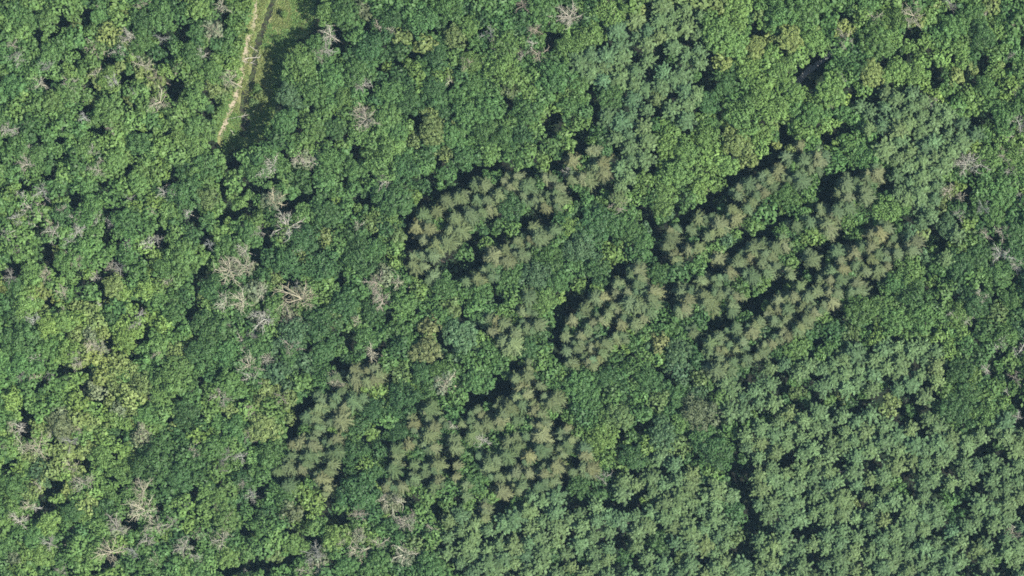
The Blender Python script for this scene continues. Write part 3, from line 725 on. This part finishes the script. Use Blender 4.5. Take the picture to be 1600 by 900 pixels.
# ------------------------------------------------------------------ ground, track, ditch, road
def sheet(name, outline_px, z, mat, kind='structure', sub=2.2, lift=0.0):
    """a thin ground sheet with an uneven edge"""
    pts = []
    for i in range(len(outline_px)):
        a, b = outline_px[i - 1], outline_px[i]
        n = max(1, int(math.hypot(b[0] - a[0], b[1] - a[1]) / 5))
        for k in range(n):
            t = k / n
            p = at(a[0] + (b[0] - a[0]) * t, a[1] + (b[1] - a[1]) * t, 0)
            pts.append((p.x + rng.normal(0, 0.22), p.y + rng.normal(0, 0.22), z))
    me = bpy.data.meshes.new(name)
    me.from_pydata(pts, [], [list(range(len(pts)))])
    me.materials.append(mat)
    o = obj(name, me)
    tag(o, kind=kind)
    return o


def strip(px, widths):
    """outline of a strip along px (photo pixels) of the given widths"""
    L, Rr = [], []
    for i, (x, y) in enumerate(px):
        a = px[max(0, i - 1)]; b = px[min(len(px) - 1, i + 1)]
        dx, dy = b[0] - a[0], b[1] - a[1]; n = math.hypot(dx, dy)
        w = widths[i] / 2 if isinstance(widths, (list, tuple)) else widths / 2
        L.append((x - dy / n * w, y + dx / n * w)); Rr.append((x + dy / n * w, y - dx / n * w))
    return L + Rr[::-1]


# the ground: one sheet to the horizon, gently uneven under the wood
n = 61
gxs = np.linspace(-300, 300, n)
v = np.array([(x, y, 0.0) for y in gxs for x in gxs])
q = [(j * n + i, j * n + i + 1, (j + 1) * n + i + 1, (j + 1) * n + i) for j in range(n - 1) for i in range(n - 1)]
far = 6000.0
base = len(v)
v = np.concatenate([v, np.array([(-far, -far, 0), (far, -far, 0), (far, far, 0), (-far, far, 0)])])
c = [0, n - 1, n * n - 1, n * (n - 1)]
q += [(base, base + 1, c[1], c[0]), (base + 1, base + 2, c[2], c[1]), (base + 2, base + 3, c[3], c[2]), (base + 3, base, c[0], c[3])]
# the four outer aprons touch the inner grid's whole edge: split them along it
q = q[:-4]
edge_b = [i for i in range(n)]; edge_r = [j * n + n - 1 for j in range(n)]
edge_t = [(n - 1) * n + i for i in range(n - 1, -1, -1)]; edge_l = [j * n for j in range(n - 1, -1, -1)]
tr = []
for e, (k0, k1) in ((edge_b, (0, 1)), (edge_r, (1, 2)), (edge_t, (2, 3)), (edge_l, (3, 0))):
    for i in range(n - 1):
        tr.append((e[i + 1], e[i], base + k0))
    tr.append((e[n - 1], base + k0, base + k1))
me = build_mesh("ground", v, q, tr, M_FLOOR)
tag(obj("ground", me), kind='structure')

sheet("meadow", [(x, y) for x, y in CLEARING], 0.004, M_GRASS)
sheet("sandy_path", strip([(402, -20), (399, 20), (396, 45), (386, 62), (384, 85), (378, 105), (375, 130), (368, 152), (359, 175), (351, 195), (344, 214)],
                          [3, 4, 5, 8, 11, 9, 8, 9, 9, 8, 7]), 0.008, M_SAND)
sheet("ditch", strip([(431, -20), (426, 5), (419, 25), (412, 45), (404, 66), (399, 85), (397, 108), (391, 132), (383, 150), (380, 172), (384, 195), (380, 215)],
                     [10, 10, 11, 11, 11, 10, 9, 10, 11, 13, 18, 26]), 0.008, M_DITCH)
sheet("forest_road", strip([(1230, 145), (1250, 124), (1264, 111), (1280, 99), (1298, 84), (1318, 66)], [9, 9, 9, 9, 8, 8]), 0.006, M_ROAD)
sheet("forest_lane", strip([(1140, 640), (1150, 700), (1156, 760), (1176, 812), (1170, 850), (1176, 910)], [8, 8, 9, 10, 10, 9]), 0.006, M_FLOOR)

# meadow growth: tufts of grass and weeds on the verges
def scatter_stuff(name, pts, tones, size, mat, leaves, height, seed, spread=0.4):
    r = np.random.default_rng(seed)
    P = np.repeat(np.asarray(pts, float), leaves, axis=0)
    T = np.repeat(np.asarray(tones, float), leaves, axis=0)
    m = len(P)
    P = P + r.normal(0, spread, (m, 3)) * np.array([1, 1, 0.0])
    P[:, 2] = np.abs(r.normal(0, height, m)) + 0.06 + P[:, 2]
    N = np.array([0, 0, 1.0]) + r.normal(0, 0.5, (m, 3)); N /= np.linalg.norm(N, axis=1, keepdims=True)
    vv, qq = leaf_quads(P, N, r.uniform(*size, m), r)
    tt = np.repeat(T * r.normal(1, 0.15, (m, 1)).clip(0.5, 1.5), 4, axis=0)
    me = build_mesh(name, vv, qq, mat=mat, leaf=np.ones_like(tt), tone=tt)
    o = obj(name, me)
    tag(o, kind='stuff')
    return o


pts, tones = [], []
for _ in range(5200):
    x, y = rng.uniform(340, 495), rng.uniform(-60, 240)
    if not inside(CLEARING, x, y):
        continue
    path = abs(x - np.interp(y, [-20, 20, 45, 62, 85, 105, 130, 152, 175, 195, 214], [402, 399, 396, 386, 384, 378, 375, 368, 359, 351, 344]))
    dit = abs(x - np.interp(y, [-20, 5, 25, 45, 66, 85, 108, 132, 150, 172, 195, 215], [431, 426, 419, 412, 404, 399, 397, 391, 383, 380, 384, 380]))
    if path < 5 + rng.uniform(-2, 1) or (dit < rng.uniform(5.5, 8.5) and rng.random() < 0.95):
        continue
    p = at(x, y, 0)
    left = x < np.interp(y, [-20, 45, 62, 105, 152, 214], [402, 396, 386, 378, 368, 344]) - 4
    mid = y < 175 and path + dit < 34 and x < 420 and not left
    dry = (425 < x < 455 and y < 45) or (400 < x < 425 and 75 < y < 165)
    pts.append((p.x, p.y, 0.0))
    k = rng.random()
    if mid or dry:
        tones.append((0.165, 0.19, 0.064) if k < 0.6 else (0.13, 0.175, 0.05))
    else:
        tones.append((0.105, 0.185, 0.048) if k < 0.65 else (0.085, 0.155, 0.042) if k < 0.85 else (0.15, 0.19, 0.06))
scatter_stuff("meadow_grass", pts, tones, (0.10, 0.22), M_CANOPY, 12, 0.22, 3, 0.36)

# low growth on the wood's floor, seen at the bottom of the openings
pts, tones = [], []
for _ in range(17000):
    x, y = rng.uniform(-80, 1680), rng.uniform(-80, 980)
    i, j = int((y - G0Y) / GS), int((x - G0X) / GS)
    if (free_at(x, y) > 12 and not pine_m[i, j]) or inside(CLEARING, x, y) or (1235 < x < 1310 and 75 < y < 140):
        continue
    p = at(x, y, 0)
    pts.append((p.x, p.y, rng.uniform(0, 3.5) if pine_m[i, j] or rng.random() < 0.2 else rng.uniform(0, 0.9)))
    tones.append((0.042, 0.092, 0.036) if rng.random() < 0.7 else (0.062, 0.122, 0.046))
scatter_stuff("undergrowth", pts, tones, (0.16, 0.34), M_CANOPY, 9, 0.3, 4, 0.55)

# ------------------------------------------------------------------ prototypes (shared meshes)
CROWN = {'s': [], 'm': [], 'l': []}
ARR_S, ARR_P, ARR_T = [], [], []
for key, Rm, num in (('s', 1.75, 8), ('m', 2.7, 9), ('l', 3.8, 9)):
    for i in range(num):
        lobe = ((0.46, 0.8), (0.55, 0.98), (0.4, 0.66))[i % 3]
        v, q, c = crown_arrays(100 + 17 * i + len(key) + int(Rm * 10), Rm, lobe, (30, 34, 26)[i % 3], (0.13, 0.235), (0.5, 0.58, 0.44)[i % 3], (0.2, 0.28, 0.24)[i % 3])
        CROWN[key].append(build_mesh("leafy_crown", v, q, mat=M_LEAF, leaf=c))
for i in range(10):
    ARR_S.append((1.85,) + crown_arrays(300 + i, 1.85, ((0.46, 0.8), (0.55, 0.98))[i % 2], 15, (0.18, 0.31), (0.5, 0.58)[i % 2], 0.24))
    ARR_P.append((1.25,) + crown_arrays(340 + i, 1.25, ((0.40, 0.66), (0.46, 0.8))[i % 2], 15, (0.17, 0.30), 0.55, 0.24))
SPR_LESS = [spruce_arrays(560 + i, 1.8, 5.0, 6, (0.45, 0.75), 1.25) for i in range(6)]
SPR = []
for i in range(9):
    v, q, c = spruce_arrays(500 + i, 1.75 + 0.1 * (i % 3), 6.0, 9)
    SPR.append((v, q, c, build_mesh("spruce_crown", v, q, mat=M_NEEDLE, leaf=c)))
PIN = []
for i in range(9):
    v, q, c = pine_arrays(700 + i, 2.25, 4.0)
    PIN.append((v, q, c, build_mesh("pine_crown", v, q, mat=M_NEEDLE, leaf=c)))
TR_BROAD = [trunk_mesh("trunk", 900 + i, 5, 1.0, 0.022, M_BARK, 0.22) for i in range(4)]
TR_CON = [trunk_mesh("trunk", 950 + i, 0, 1.0, 0.014, M_BARK) for i in range(3)]
TR_DEAD = []
for i in range(4):
    me = trunk_mesh("dead_trunk", 970 + i, 0, 1.0, 0.022, M_DEAD); TR_DEAD.append(me)
BRANCH = [dead_branch_mesh(990 + i) for i in range(10)]
TWIGS = []
for i in range(6):
    v, q = twig_arrays(1200 + i)
    TWIGS.append(build_mesh("dead_twigs", v, q, mat=M_DEAD))

# ------------------------------------------------------------------ landmarks for the labels (photo pixels)
LAND = [
    ("grassy track", 405, 70), ("foot of the sandy path", 347, 212), ("shaded hollow below the ditch", 385, 212), ("grey road scrap in the shade", 1270, 108),
    ("pale boulder", 497, 810), ("golden tree beside the central spruces", 1032, 535), ("pair of golden trees", 667, 530), ("big dark round tree", 330, 510),
    ("widest bright crown near the grassy track", 168, 172), ("fan-shaped cream snag", 467, 465), ("snag with a looped limb", 446, 352), ("white snag at the pine edge", 940, 747),
    ("star-shaped cream snag by the top edge", 1426, 22), ("white snag by the right edge", 1592, 187), ("cream snag under the dark oval tree", 610, 781), ("long cream snag heap", 222, 797),
    ("pink snag beside the upper pines", 964, 317), ("twin fan snags", 363, 470), ("bleached snag cluster in the right wood", 1509, 255), ("snags by the clearing corner", 505, 72),
    ("dark oval tree", 560, 770), ("tip of the left spruce strip", 645, 412), ("right end of the left spruce strip", 935, 258), ("lower end of the upper spruce strip", 1045, 390),
    ("top end of the upper spruce strip", 1278, 248), ("right end of the middle spruce strip", 1365, 272), ("lower end of the middle spruce strip", 1062, 478),
    ("right end of the lowest spruce strip", 1426, 384), ("lower end of the lowest spruce strip", 1110, 570), ("central spruce block", 945, 510),
    ("small spruce clump", 565, 588), ("lower left spruce grove", 500, 680), ("lower spruce stand", 750, 710), ("dark lane beside the big pine block", 1165, 790),
    ("long dark gap in the pines", 1356, 630), ("bluish round tree", 720, 525), ("brownish round tree by the pines", 1095, 645), ("sandy yellow snag in the pines", 1482, 297),
    ("top left corner", 0, 0), ("top right corner", 1600, 0), ("bottom left corner", 0, 900), ("bottom right corner", 1600, 900), ("middle of the left edge", 0, 450),
    ("middle of the right edge", 1600, 450), ("middle of the bottom edge", 800, 900), ("middle of the top edge", 800, 0), ("big dark tree in the lower left", 240, 720),
    ("lime tree in the lower left corner", 65, 868), ("bright tree left of the dark round one", 272, 588), ("lime tree in the left wood", 197, 530), ("yellow tree in the top right wood", 1362, 115),
    ("dark tree above the left spruces", 615, 310), ("lime tree in the middle wood", 955, 390), ("lime pair left of the pines", 945, 700), ("ring of small crowns", 1505, 97),
    ("yellow-stemmed snag among the pines", 1579, 837), ("forked snag in the left wood", 260, 299), ("spread snag in the left wood", 51, 327), ("snag heap near the lower left corner", 170, 862),
    ("dark gap left of the central spruces", 880, 490), ("small dark tree amid the pines", 1030, 845), ("bare twigged snag in the lower left", 57, 697),
]
ORD = ["nearest", "second nearest", "third nearest", "fourth nearest", "fifth nearest", "sixth nearest", "seventh nearest", "eighth nearest", "ninth nearest", "tenth nearest", "eleventh nearest", "twelfth nearest"]
SIDE = ["right of", "above right of", "above", "above left of", "left of", "below left of", "below", "below right of"]


def make_labels(items):
    """items: (x, y, description) -> one label each that singles it out: its look, then its rank by a landmark"""
    P = np.array([(i[0], i[1]) for i in items], float)
    L = np.array([(l[1], l[2]) for l in LAND], float)
    best = [None] * len(items)
    desc = {}
    for i, it in enumerate(items):
        desc.setdefault(it[2], []).append(i)
    for dsc, idx in desc.items():
        idx = np.array(idx)
        for k, (ln, lx, ly) in enumerate(LAND):
            dx, dy = P[idx, 0] - lx, ly - P[idx, 1]
            dist = np.hypot(dx, dy)
            octn = np.round(np.degrees(np.arctan2(dy, dx)) / 45).astype(int) % 8
            for s in range(8):
                m = np.nonzero((octn == s) & (dist > 3))[0]
                m = m[np.argsort(dist[m])]
                for rk, a in enumerate(m[:12]):
                    words = len((dsc + ' ' + (ORD[rk] if rk else 'just') + ' ' + SIDE[s] + ' the ' + ln).split())
                    score = dist[a] + 38 * rk + (500 if words > 16 else 0)
                    i = int(idx[a])
                    if best[i] is None or score < best[i][0]:
                        best[i] = (score, f"{dsc} {ORD[rk]} {SIDE[s]} the {ln}" if rk else f"{dsc} just {SIDE[s]} the {ln}")
            m = np.nonzero(dist <= 3)[0]
    return [b[1] if b else items[i][2] + " deep in the wood" for i, b in enumerate(best)]


# ------------------------------------------------------------------ the trees themselves
def thing(name, label, cat, group, loc, rz=0.0):
    o = bpy.data.objects.new(name, None)
    col.objects.link(o)
    o.empty_display_size = 0.5
    o.location = loc; o.rotation_euler = (0, 0, rz)
    tag(o, label, cat, group)
    return o


def part(name, me, parent, loc=(0, 0, 0), scale=(1, 1, 1), rot=(0, 0, 0), colour=None):
    o = bpy.data.objects.new(name, me)
    col.objects.link(o)
    o.parent = parent
    o.location = loc; o.scale = scale; o.rotation_euler = rot
    if colour is not None:
        o.color = (*colour, 1)
    return o


def zone(x, y):
    """the wood's own drift of colour: yellower leaves at upper right and in the left third"""
    w = 1.1 * max(0, 1 - math.hypot((x - 1290) / 480, (y - 130) / 260)) + 0.95 * max(0, 1 - math.hypot((x - 130) / 300, (y - 560) / 480))
    return (1 + 0.29 * w, 1 + 0.25 * w, 1 + 0.14 * w)


def vary(c, s=0.09, hue=0.028):
    k = math.exp(rng.normal(0, s)); h = rng.normal(0, hue)
    return (c[0] * k * (1 + h), c[1] * k, c[2] * k * (1 - h))


LOW = {(520, 818): 3.0, (468, 812): 5.0}
SCRUB = 0
plan = []
for i in sorted(single):
    x, y, r_, tn = trees[i]
    size = "broad" if r_ >= 21 else "small" if r_ < 15.5 else "round"
    plan.append((i, f"{size} {TONE_WORD[tn]} tree"))
labels = make_labels([(trees[i][0], trees[i][1], dsc) for i, dsc in plan])


def broad_dims(x, y, r_):
    h = 7.6 + 0.13 * r_ + rng.uniform(-0.6, 0.6)
    if 338 < x < 392 and y < 222 and r_ <= 10:
        h = 3.4            # the scrub beside the path
    if 395 < x < 470 and 178 < y < 250:
        h += 3.5           # tall trees that shade the hollow
    return LOW.get((int(x), int(y)), h)


for (i, dsc), lab in zip(plan, labels):
    x, y, r_, tn = trees[i]
    h = broad_dims(x, y, r_)
    rm = r_ * PX * 1.18
    key = 'l' if rm > 3.2 else 'm' if rm > 2.1 else 's'
    nom = {'s': 1.75, 'm': 2.7, 'l': 3.8}[key]
    s = rm / nom
    p = at(x, y, h)
    t = thing("broadleaf_tree", lab, "tree", "broadleaf trees of the wood", (p.x, p.y, 0), rng.uniform(0, 6.28))
    part("trunk", TR_BROAD[int(rng.integers(0, 4))], t, scale=(h, h, h * 0.95))
    part("crown", CROWN[key][int(rng.integers(0, len(CROWN[key])))], t, (0, 0, h), (s * rng.uniform(0.92, 1.1), s * rng.uniform(0.92, 1.1), s * rng.uniform(0.9, 1.15)),
         (0, 0, rng.uniform(0, 6.28)), tuple(np.array(vary(TONES[tn])) * zone(x, y)))


def join_stuff(name, rows, mat):
    """many small crowns as one mesh: rows of (arrays, location, scale, turn, tone)"""
    V, Q, C, T, n = [], [], [], [], 0
    for (v, q, c), loc, s, rz, tone in rows:
        ca, sa = math.cos(rz), math.sin(rz)
        vv = v * np.array(s)
        vv = np.stack([vv[:, 0] * ca - vv[:, 1] * sa, vv[:, 0] * sa + vv[:, 1] * ca, vv[:, 2]], 1) + np.array(loc)
        V.append(vv); Q.append(q + n); C.append(c); T.append(np.broadcast_to(np.array(tone), (len(v), 3))); n += len(v)
    me = build_mesh(name, np.concatenate(V), np.concatenate(Q), mat=mat, leaf=np.concatenate(C), tone=np.concatenate(T))
    o = obj(name, me)
    tag(o, kind='stuff')
    return o


rows = []
for i in range(cnt):
    if i in single:
        continue
    x, y, r_, tn = trees[i]
    h = broad_dims(x, y, r_) - (0.7 if r_ < 9.5 else 0)
    nomr, av, aq, ac = (ARR_S if r_ > 9.6 else ARR_P)[int(rng.integers(0, 10))]
    s = r_ * PX * 1.22 / nomr
    p = at(x, y, h)
    rows.append(((av, aq, ac), (p.x, p.y, h), (s * rng.uniform(0.9, 1.1), s * rng.uniform(0.9, 1.1), max(0.75, s) * rng.uniform(0.9, 1.2)), rng.uniform(0, 6.28), tuple(np.array(vary(TONES[tn])) * zone(x, y))))
join_stuff("small_canopy_foliage", rows, M_CANOPY)

# spruces: the 300 largest in view singly, the others as one
SP_TONE = {'brown': (0.105, 0.120, 0.054), 'olive': (0.088, 0.117, 0.049), 'green': (0.066, 0.103, 0.042)}
sp = []
for x, y, r_ in spruces:
    k = rng.random()
    iso = (abs(x - 668) < 3 and abs(y - 357) < 3) or (x < 540 and y > 590) or (y > 690)
    tn = 'green' if k < (0.42 if iso else 0.24) else 'olive' if k < 0.74 else 'brown'
    sp.append((x, y, r_, tn))
osp = sorted(range(len(sp)), key=lambda i: -sp[i][2])
keep = set(osp[:300])
plan = [(i, f"{'stout' if sp[i][2] > 11 else 'slim'} {({'brown': 'brownish', 'olive': 'olive', 'green': 'greener'})[sp[i][3]]} spruce") for i in range(len(sp)) if i in keep]
labels = make_labels([(sp[i][0], sp[i][1], dsc) for i, dsc in plan])
rows = []
lab_of = {i: l for (i, _), l in zip(plan, labels)}
for i in range(len(sp)):                       # lesser ones that close the rows
    for k in range(2):
        if rng.random() > (0.85, 0.3)[k]:
            continue
        a_ = rng.uniform(0, 6.28)
        x, y = sp[i][0] + 10 * math.cos(a_), sp[i][1] + 10 * math.sin(a_)
        if free_at(x, y) > 5.5:
            sp.append((x, y, rng.uniform(7, 9.5), 'green' if rng.random() < 0.6 else 'olive'))
for i, (x, y, r_, tn) in enumerate(sp):
    h = rng.uniform(12.4, 15.6) - (0 if r_ > 9.5 else 1.8)
    zc = h - 2.2
    p = at(x, y, zc)
    s = r_ * PX / 1.85 * (1.32 if i in keep else 1.28) * rng.uniform(0.72, 1.3)
    k = int(rng.integers(0, len(SPR))); rz = rng.uniform(0, 6.28); tone = vary(SP_TONE[tn], 0.10, 0.04)
    if i in keep:
        t = thing("spruce_tree", lab_of[i], "tree", "spruces planted in strips", (p.x, p.y, 0), rz)
        part("trunk", TR_CON[i % 3], t, scale=(h, h, h * 0.985))
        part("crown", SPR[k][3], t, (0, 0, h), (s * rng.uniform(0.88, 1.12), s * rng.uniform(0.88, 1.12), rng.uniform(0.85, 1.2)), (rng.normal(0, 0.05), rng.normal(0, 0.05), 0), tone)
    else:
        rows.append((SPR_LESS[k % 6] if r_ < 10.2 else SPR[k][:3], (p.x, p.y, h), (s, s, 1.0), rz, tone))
if rows:
    join_stuff("spruce_foliage", rows, M_NEEDLE_STUFF)

# pines
PI_TONE = {'pale': (0.084, 0.136, 0.051), 'blue': (0.070, 0.121, 0.048), 'warm': (0.090, 0.133, 0.048)}
pn = []
for x, y, r_ in pines:
    k = rng.random()
    pn.append((x, y, r_, 'pale' if k < 0.5 else 'blue' if k < 0.82 else 'warm'))
opn = sorted(range(len(pn)), key=lambda i: -(pn[i][2] if in_view(pn[i], -3) else 0))
keep = set(opn[:300])
plan = [(i, f"{'large' if pn[i][2] > 15.2 else 'middling' if pn[i][2] > 14 else 'lesser'} {({'pale': 'pale green', 'blue': 'blue-green', 'warm': 'yellow-green'})[pn[i][3]]} pine") for i in range(len(pn)) if i in keep]
labels = make_labels([(pn[i][0], pn[i][1], dsc) for i, dsc in plan])
lab_of = {i: l for (i, _), l in zip(plan, labels)}
rows = []
for i, (x, y, r_, tn) in enumerate(pn):
    h = rng.uniform(12.0, 14.0)
    zc = h - 1.5
    p = at(x, y, zc)
    s = r_ * PX / 2.25 * 1.2 * rng.uniform(0.82, 1.2)
    k = int(rng.integers(0, len(PIN))); rz = rng.uniform(0, 6.28); tone = vary(PI_TONE[tn], 0.08, 0.04)
    if i in keep:
        t = thing("pine_tree", lab_of[i], "tree", "pines of the plantation", (p.x, p.y, 0), rz)
        part("trunk", TR_CON[i % 3], t, scale=(h, h, h * 0.97))
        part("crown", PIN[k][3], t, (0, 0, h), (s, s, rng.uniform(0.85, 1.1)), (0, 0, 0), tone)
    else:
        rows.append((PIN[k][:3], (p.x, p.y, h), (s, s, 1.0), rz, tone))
if rows:
    join_stuff("pine_foliage", rows, M_NEEDLE_STUFF)

# dead trees: trunk and bare branches
plan = [f"{'wide' if t[2] >= 14 else 'middling' if t[2] >= 9 else 'small'} {DEAD_WORD[t[3]]} dead tree" for t in deads]
labels = make_labels([(t[0], t[1], dsc) for t, dsc in zip(deads, plan)])
for (x, y, r_, tn), lab in zip(deads, labels):
    h = 9.8 + 0.13 * r_ + rng.uniform(-0.4, 0.6)
    rm = r_ * PX * 0.9
    p = at(x, y, h)
    t = thing("dead_tree", lab, "dead tree", "dead trees standing in the wood", (p.x, p.y, 0), rng.uniform(0, 6.28))
    tone = tuple(0.98 * q_ for q_ in vary(DEAD_TONE[tn], 0.10, 0.02))
    fork = h - rm * 0.55
    part("trunk", TR_DEAD[int(rng.integers(0, 4))], t, scale=(min(h, 7 + rm), min(h, 7 + rm), fork), colour=tone)
    part("twigs", TWIGS[int(rng.integers(0, 6))], t, (0, 0, h - 0.15 * rm), (rm * rng.uniform(0.65, 0.95), rm * rng.uniform(0.5, 0.85), rm * 0.85), (0, 0, rng.uniform(0, 6.28)), tuple(0.85 * q_ for q_ in tone))["kind"] = "stuff"
    nb = 4 if r_ < 7 else 5 if r_ < 9 else 7 if r_ < 14 else 9
    a0 = rng.uniform(0, 6.28)
    for k in range(nb):
        tilt = R(rng.uniform(26, 66)) if k else R(15)
        ln = rm * rng.uniform(0.8, 1.15) / max(0.6, math.sin(tilt)) if k else rm * 0.9
        thk = (0.85 + 0.9 / max(0.8, ln)) * ln
        part("branch", BRANCH[int(rng.integers(0, len(BRANCH)))], t, (0, 0, fork * rng.uniform(0.86, 0.985)), (thk, thk, ln),
             Euler((0, tilt, a0 + 6.283 * k / nb + rng.normal(0, 0.3)), 'XYZ'), tone)

# bushes on the verge
bush = [(437, 62, 6, 'B', "bright green bush on the grass at the tip of the tree shadow"), (424, 96, 5, 'Y', "yellowish bush on the grass beside the bleached trunks"),
        (410, 152, 9, 'Y', "widest yellowish bush near the lower end of the ditch"), (402, 138, 6, 'B', "bright green bush right of the narrow ditch"),
        (398, 160, 7, 'O', "olive bush between the ditch and the widest yellowish bush"), (444, 22, 5, 'L', "lime bush alone on the upper right verge"),
        (414, 205, 7, 'B', "bright bush standing in the shaded hollow"), (391, 50, 4, 'L', "small lime bush between the sandy path and the ditch")]
for x, y, r_, tn, lab in bush:
    h = 1.6 + 0.1 * r_
    p = at(x, y, h); s = r_ * PX * 1.15 / 1.75
    t = thing("bush", lab, "bush", "bushes on the grassy verge", (p.x, p.y, 0), rng.uniform(0, 6.28))
    part("stem", TR_BROAD[0], t, scale=(h, h, h * 0.9))
    part("foliage", CROWN['s'][int(rng.integers(0, 8))], t, (0, 0, h), (s, s, 0.9), (0, 0, 0), vary(TONES[tn]))

# ------------------------------------------------------------------ fallen trunks, boulders
def log_thing(name, label, group, a, b, za, zb, r0, twigs, seed):
    r = np.random.default_rng(seed)
    pa, pb = at(a[0], a[1], 0), at(b[0], b[1], 0)
    pa.z, pb.z = za, zb
    base = Vector((pa.x, pa.y, 0))
    t = thing(name, label, "fallen tree", group, base)
    P = [np.array(pa - base) + (np.array(pb - pa)) * s + r.normal(0, 0.08, 3) * np.array([1, 1, 0.3]) for s in (0, 0.3, 0.65, 1)]
    v, q = tube(P, [r0, r0 * 0.9, r0 * 0.65, r0 * 0.25], 7)
    part("trunk", build_mesh("fallen_trunk", v, q, mat=M_DEAD), t, colour=vary((0.38, 0.355, 0.29), 0.08, 0.02))
    dv = np.array(pb - pa); L = np.linalg.norm(dv); dv /= L
    for k in range(twigs):
        s = r.uniform(0.45, 0.95)
        p0 = P[0] + (P[-1] - P[0]) * s
        sd = np.cross(dv, [0, 0, 1]) * (1 if k % 2 else -1)
        e = p0 + (dv * 0.8 + sd * 0.8 + np.array([0, 0, r.uniform(0, .3)])) * L * r.uniform(0.15, 0.3)
        v, q = tube([p0, (p0 + e) / 2 + r.normal(0, 0.05, 3), e], [r0 * 0.45, r0 * 0.3, r0 * 0.1], 5)
        part("branch", build_mesh("fallen_branch", v, q, mat=M_DEAD), t, colour=(0.42, 0.40, 0.34))


log_thing("fallen_tree", "pale fallen trunk lying from the path into the shaded hollow", None, (356, 187), (397, 178), 0.2, 0.4, 0.11, 4, 1)
log_thing("fallen_tree", "upper bleached trunk slanting across the ditch", None, (391, 72), (405, 83), 0.3, 0.35, 0.13, 1, 2)
log_thing("fallen_tree", "middle bleached trunk lying straight across the ditch", None, (382, 91), (406, 90), 0.3, 0.35, 0.14, 3, 3)
log_thing("fallen_tree", "lower bleached trunk bridging the ditch from a root fork", None, (375, 94), (401, 101), 0.3, 0.35, 0.14, 3, 4)
log_thing("fallen_tree", "short white log in the shaded hollow below the ditch", None, (361, 203), (366, 211), 0.15, 0.2, 0.14, 0, 5)
log_thing("fallen_tree", "thin pale log on the grass left of the sandy path", None, (367, 62), (377, 61), 0.15, 0.2, 0.10, 1, 6)


def boulder(label, x, y, w, h, seed):
    r = np.random.default_rng(seed)
    import bmesh
    bm = bmesh.new()
    bmesh.ops.create_icosphere(bm, subdivisions=2, radius=1)
    for vtx in bm.verts:
        k = 1 + r.normal(0, 0.10)
        vtx.co = Vector((vtx.co.x * w * k, vtx.co.y * w * 0.85 * k, max(-0.2, vtx.co.z * h * k)))
    me = bpy.data.meshes.new("boulder"); bm.to_mesh(me); bm.free(); me.materials.append(M_ROCK)
    p = at(x, y, h)
    o = obj("boulder", me, loc=(p.x, p.y, 0))
    tag(o, label, "boulder")


boulder("larger pale pinkish boulder beside a yellow-green bush", 497, 810, 1.2, 3.2, 1)
boulder("smaller pale boulder below left of the larger one", 481, 823, 0.8, 2.6, 2)

# ------------------------------------------------------------------ air: a thin even haze from the ground up past the camera
m, nt, out = nodes_of("air")
pv = nt.nodes.new("ShaderNodeVolumePrincipled")
pv.inputs["Color"].default_value = (0.45, 0.76, 1.0, 1)
pv.inputs["Density"].default_value = 0.000031
pv.inputs["Anisotropy"].default_value = 0.0
nt.links.new(pv.outputs[0], out.inputs[1])
hx, z0, z1 = 7000.0, -1.5, CAMZ + 12
v = [(sx * hx, sy * hx, z) for z in (z0, z1) for sx, sy in ((-1, -1), (1, -1), (1, 1), (-1, 1))]
q = [(3, 2, 1, 0), (4, 5, 6, 7), (0, 1, 5, 4), (1, 2, 6, 5), (2, 3, 7, 6), (3, 0, 4, 7)]
hz = obj("haze", build_mesh("haze", v, q, mat=m))
tag(hz, kind='stuff')
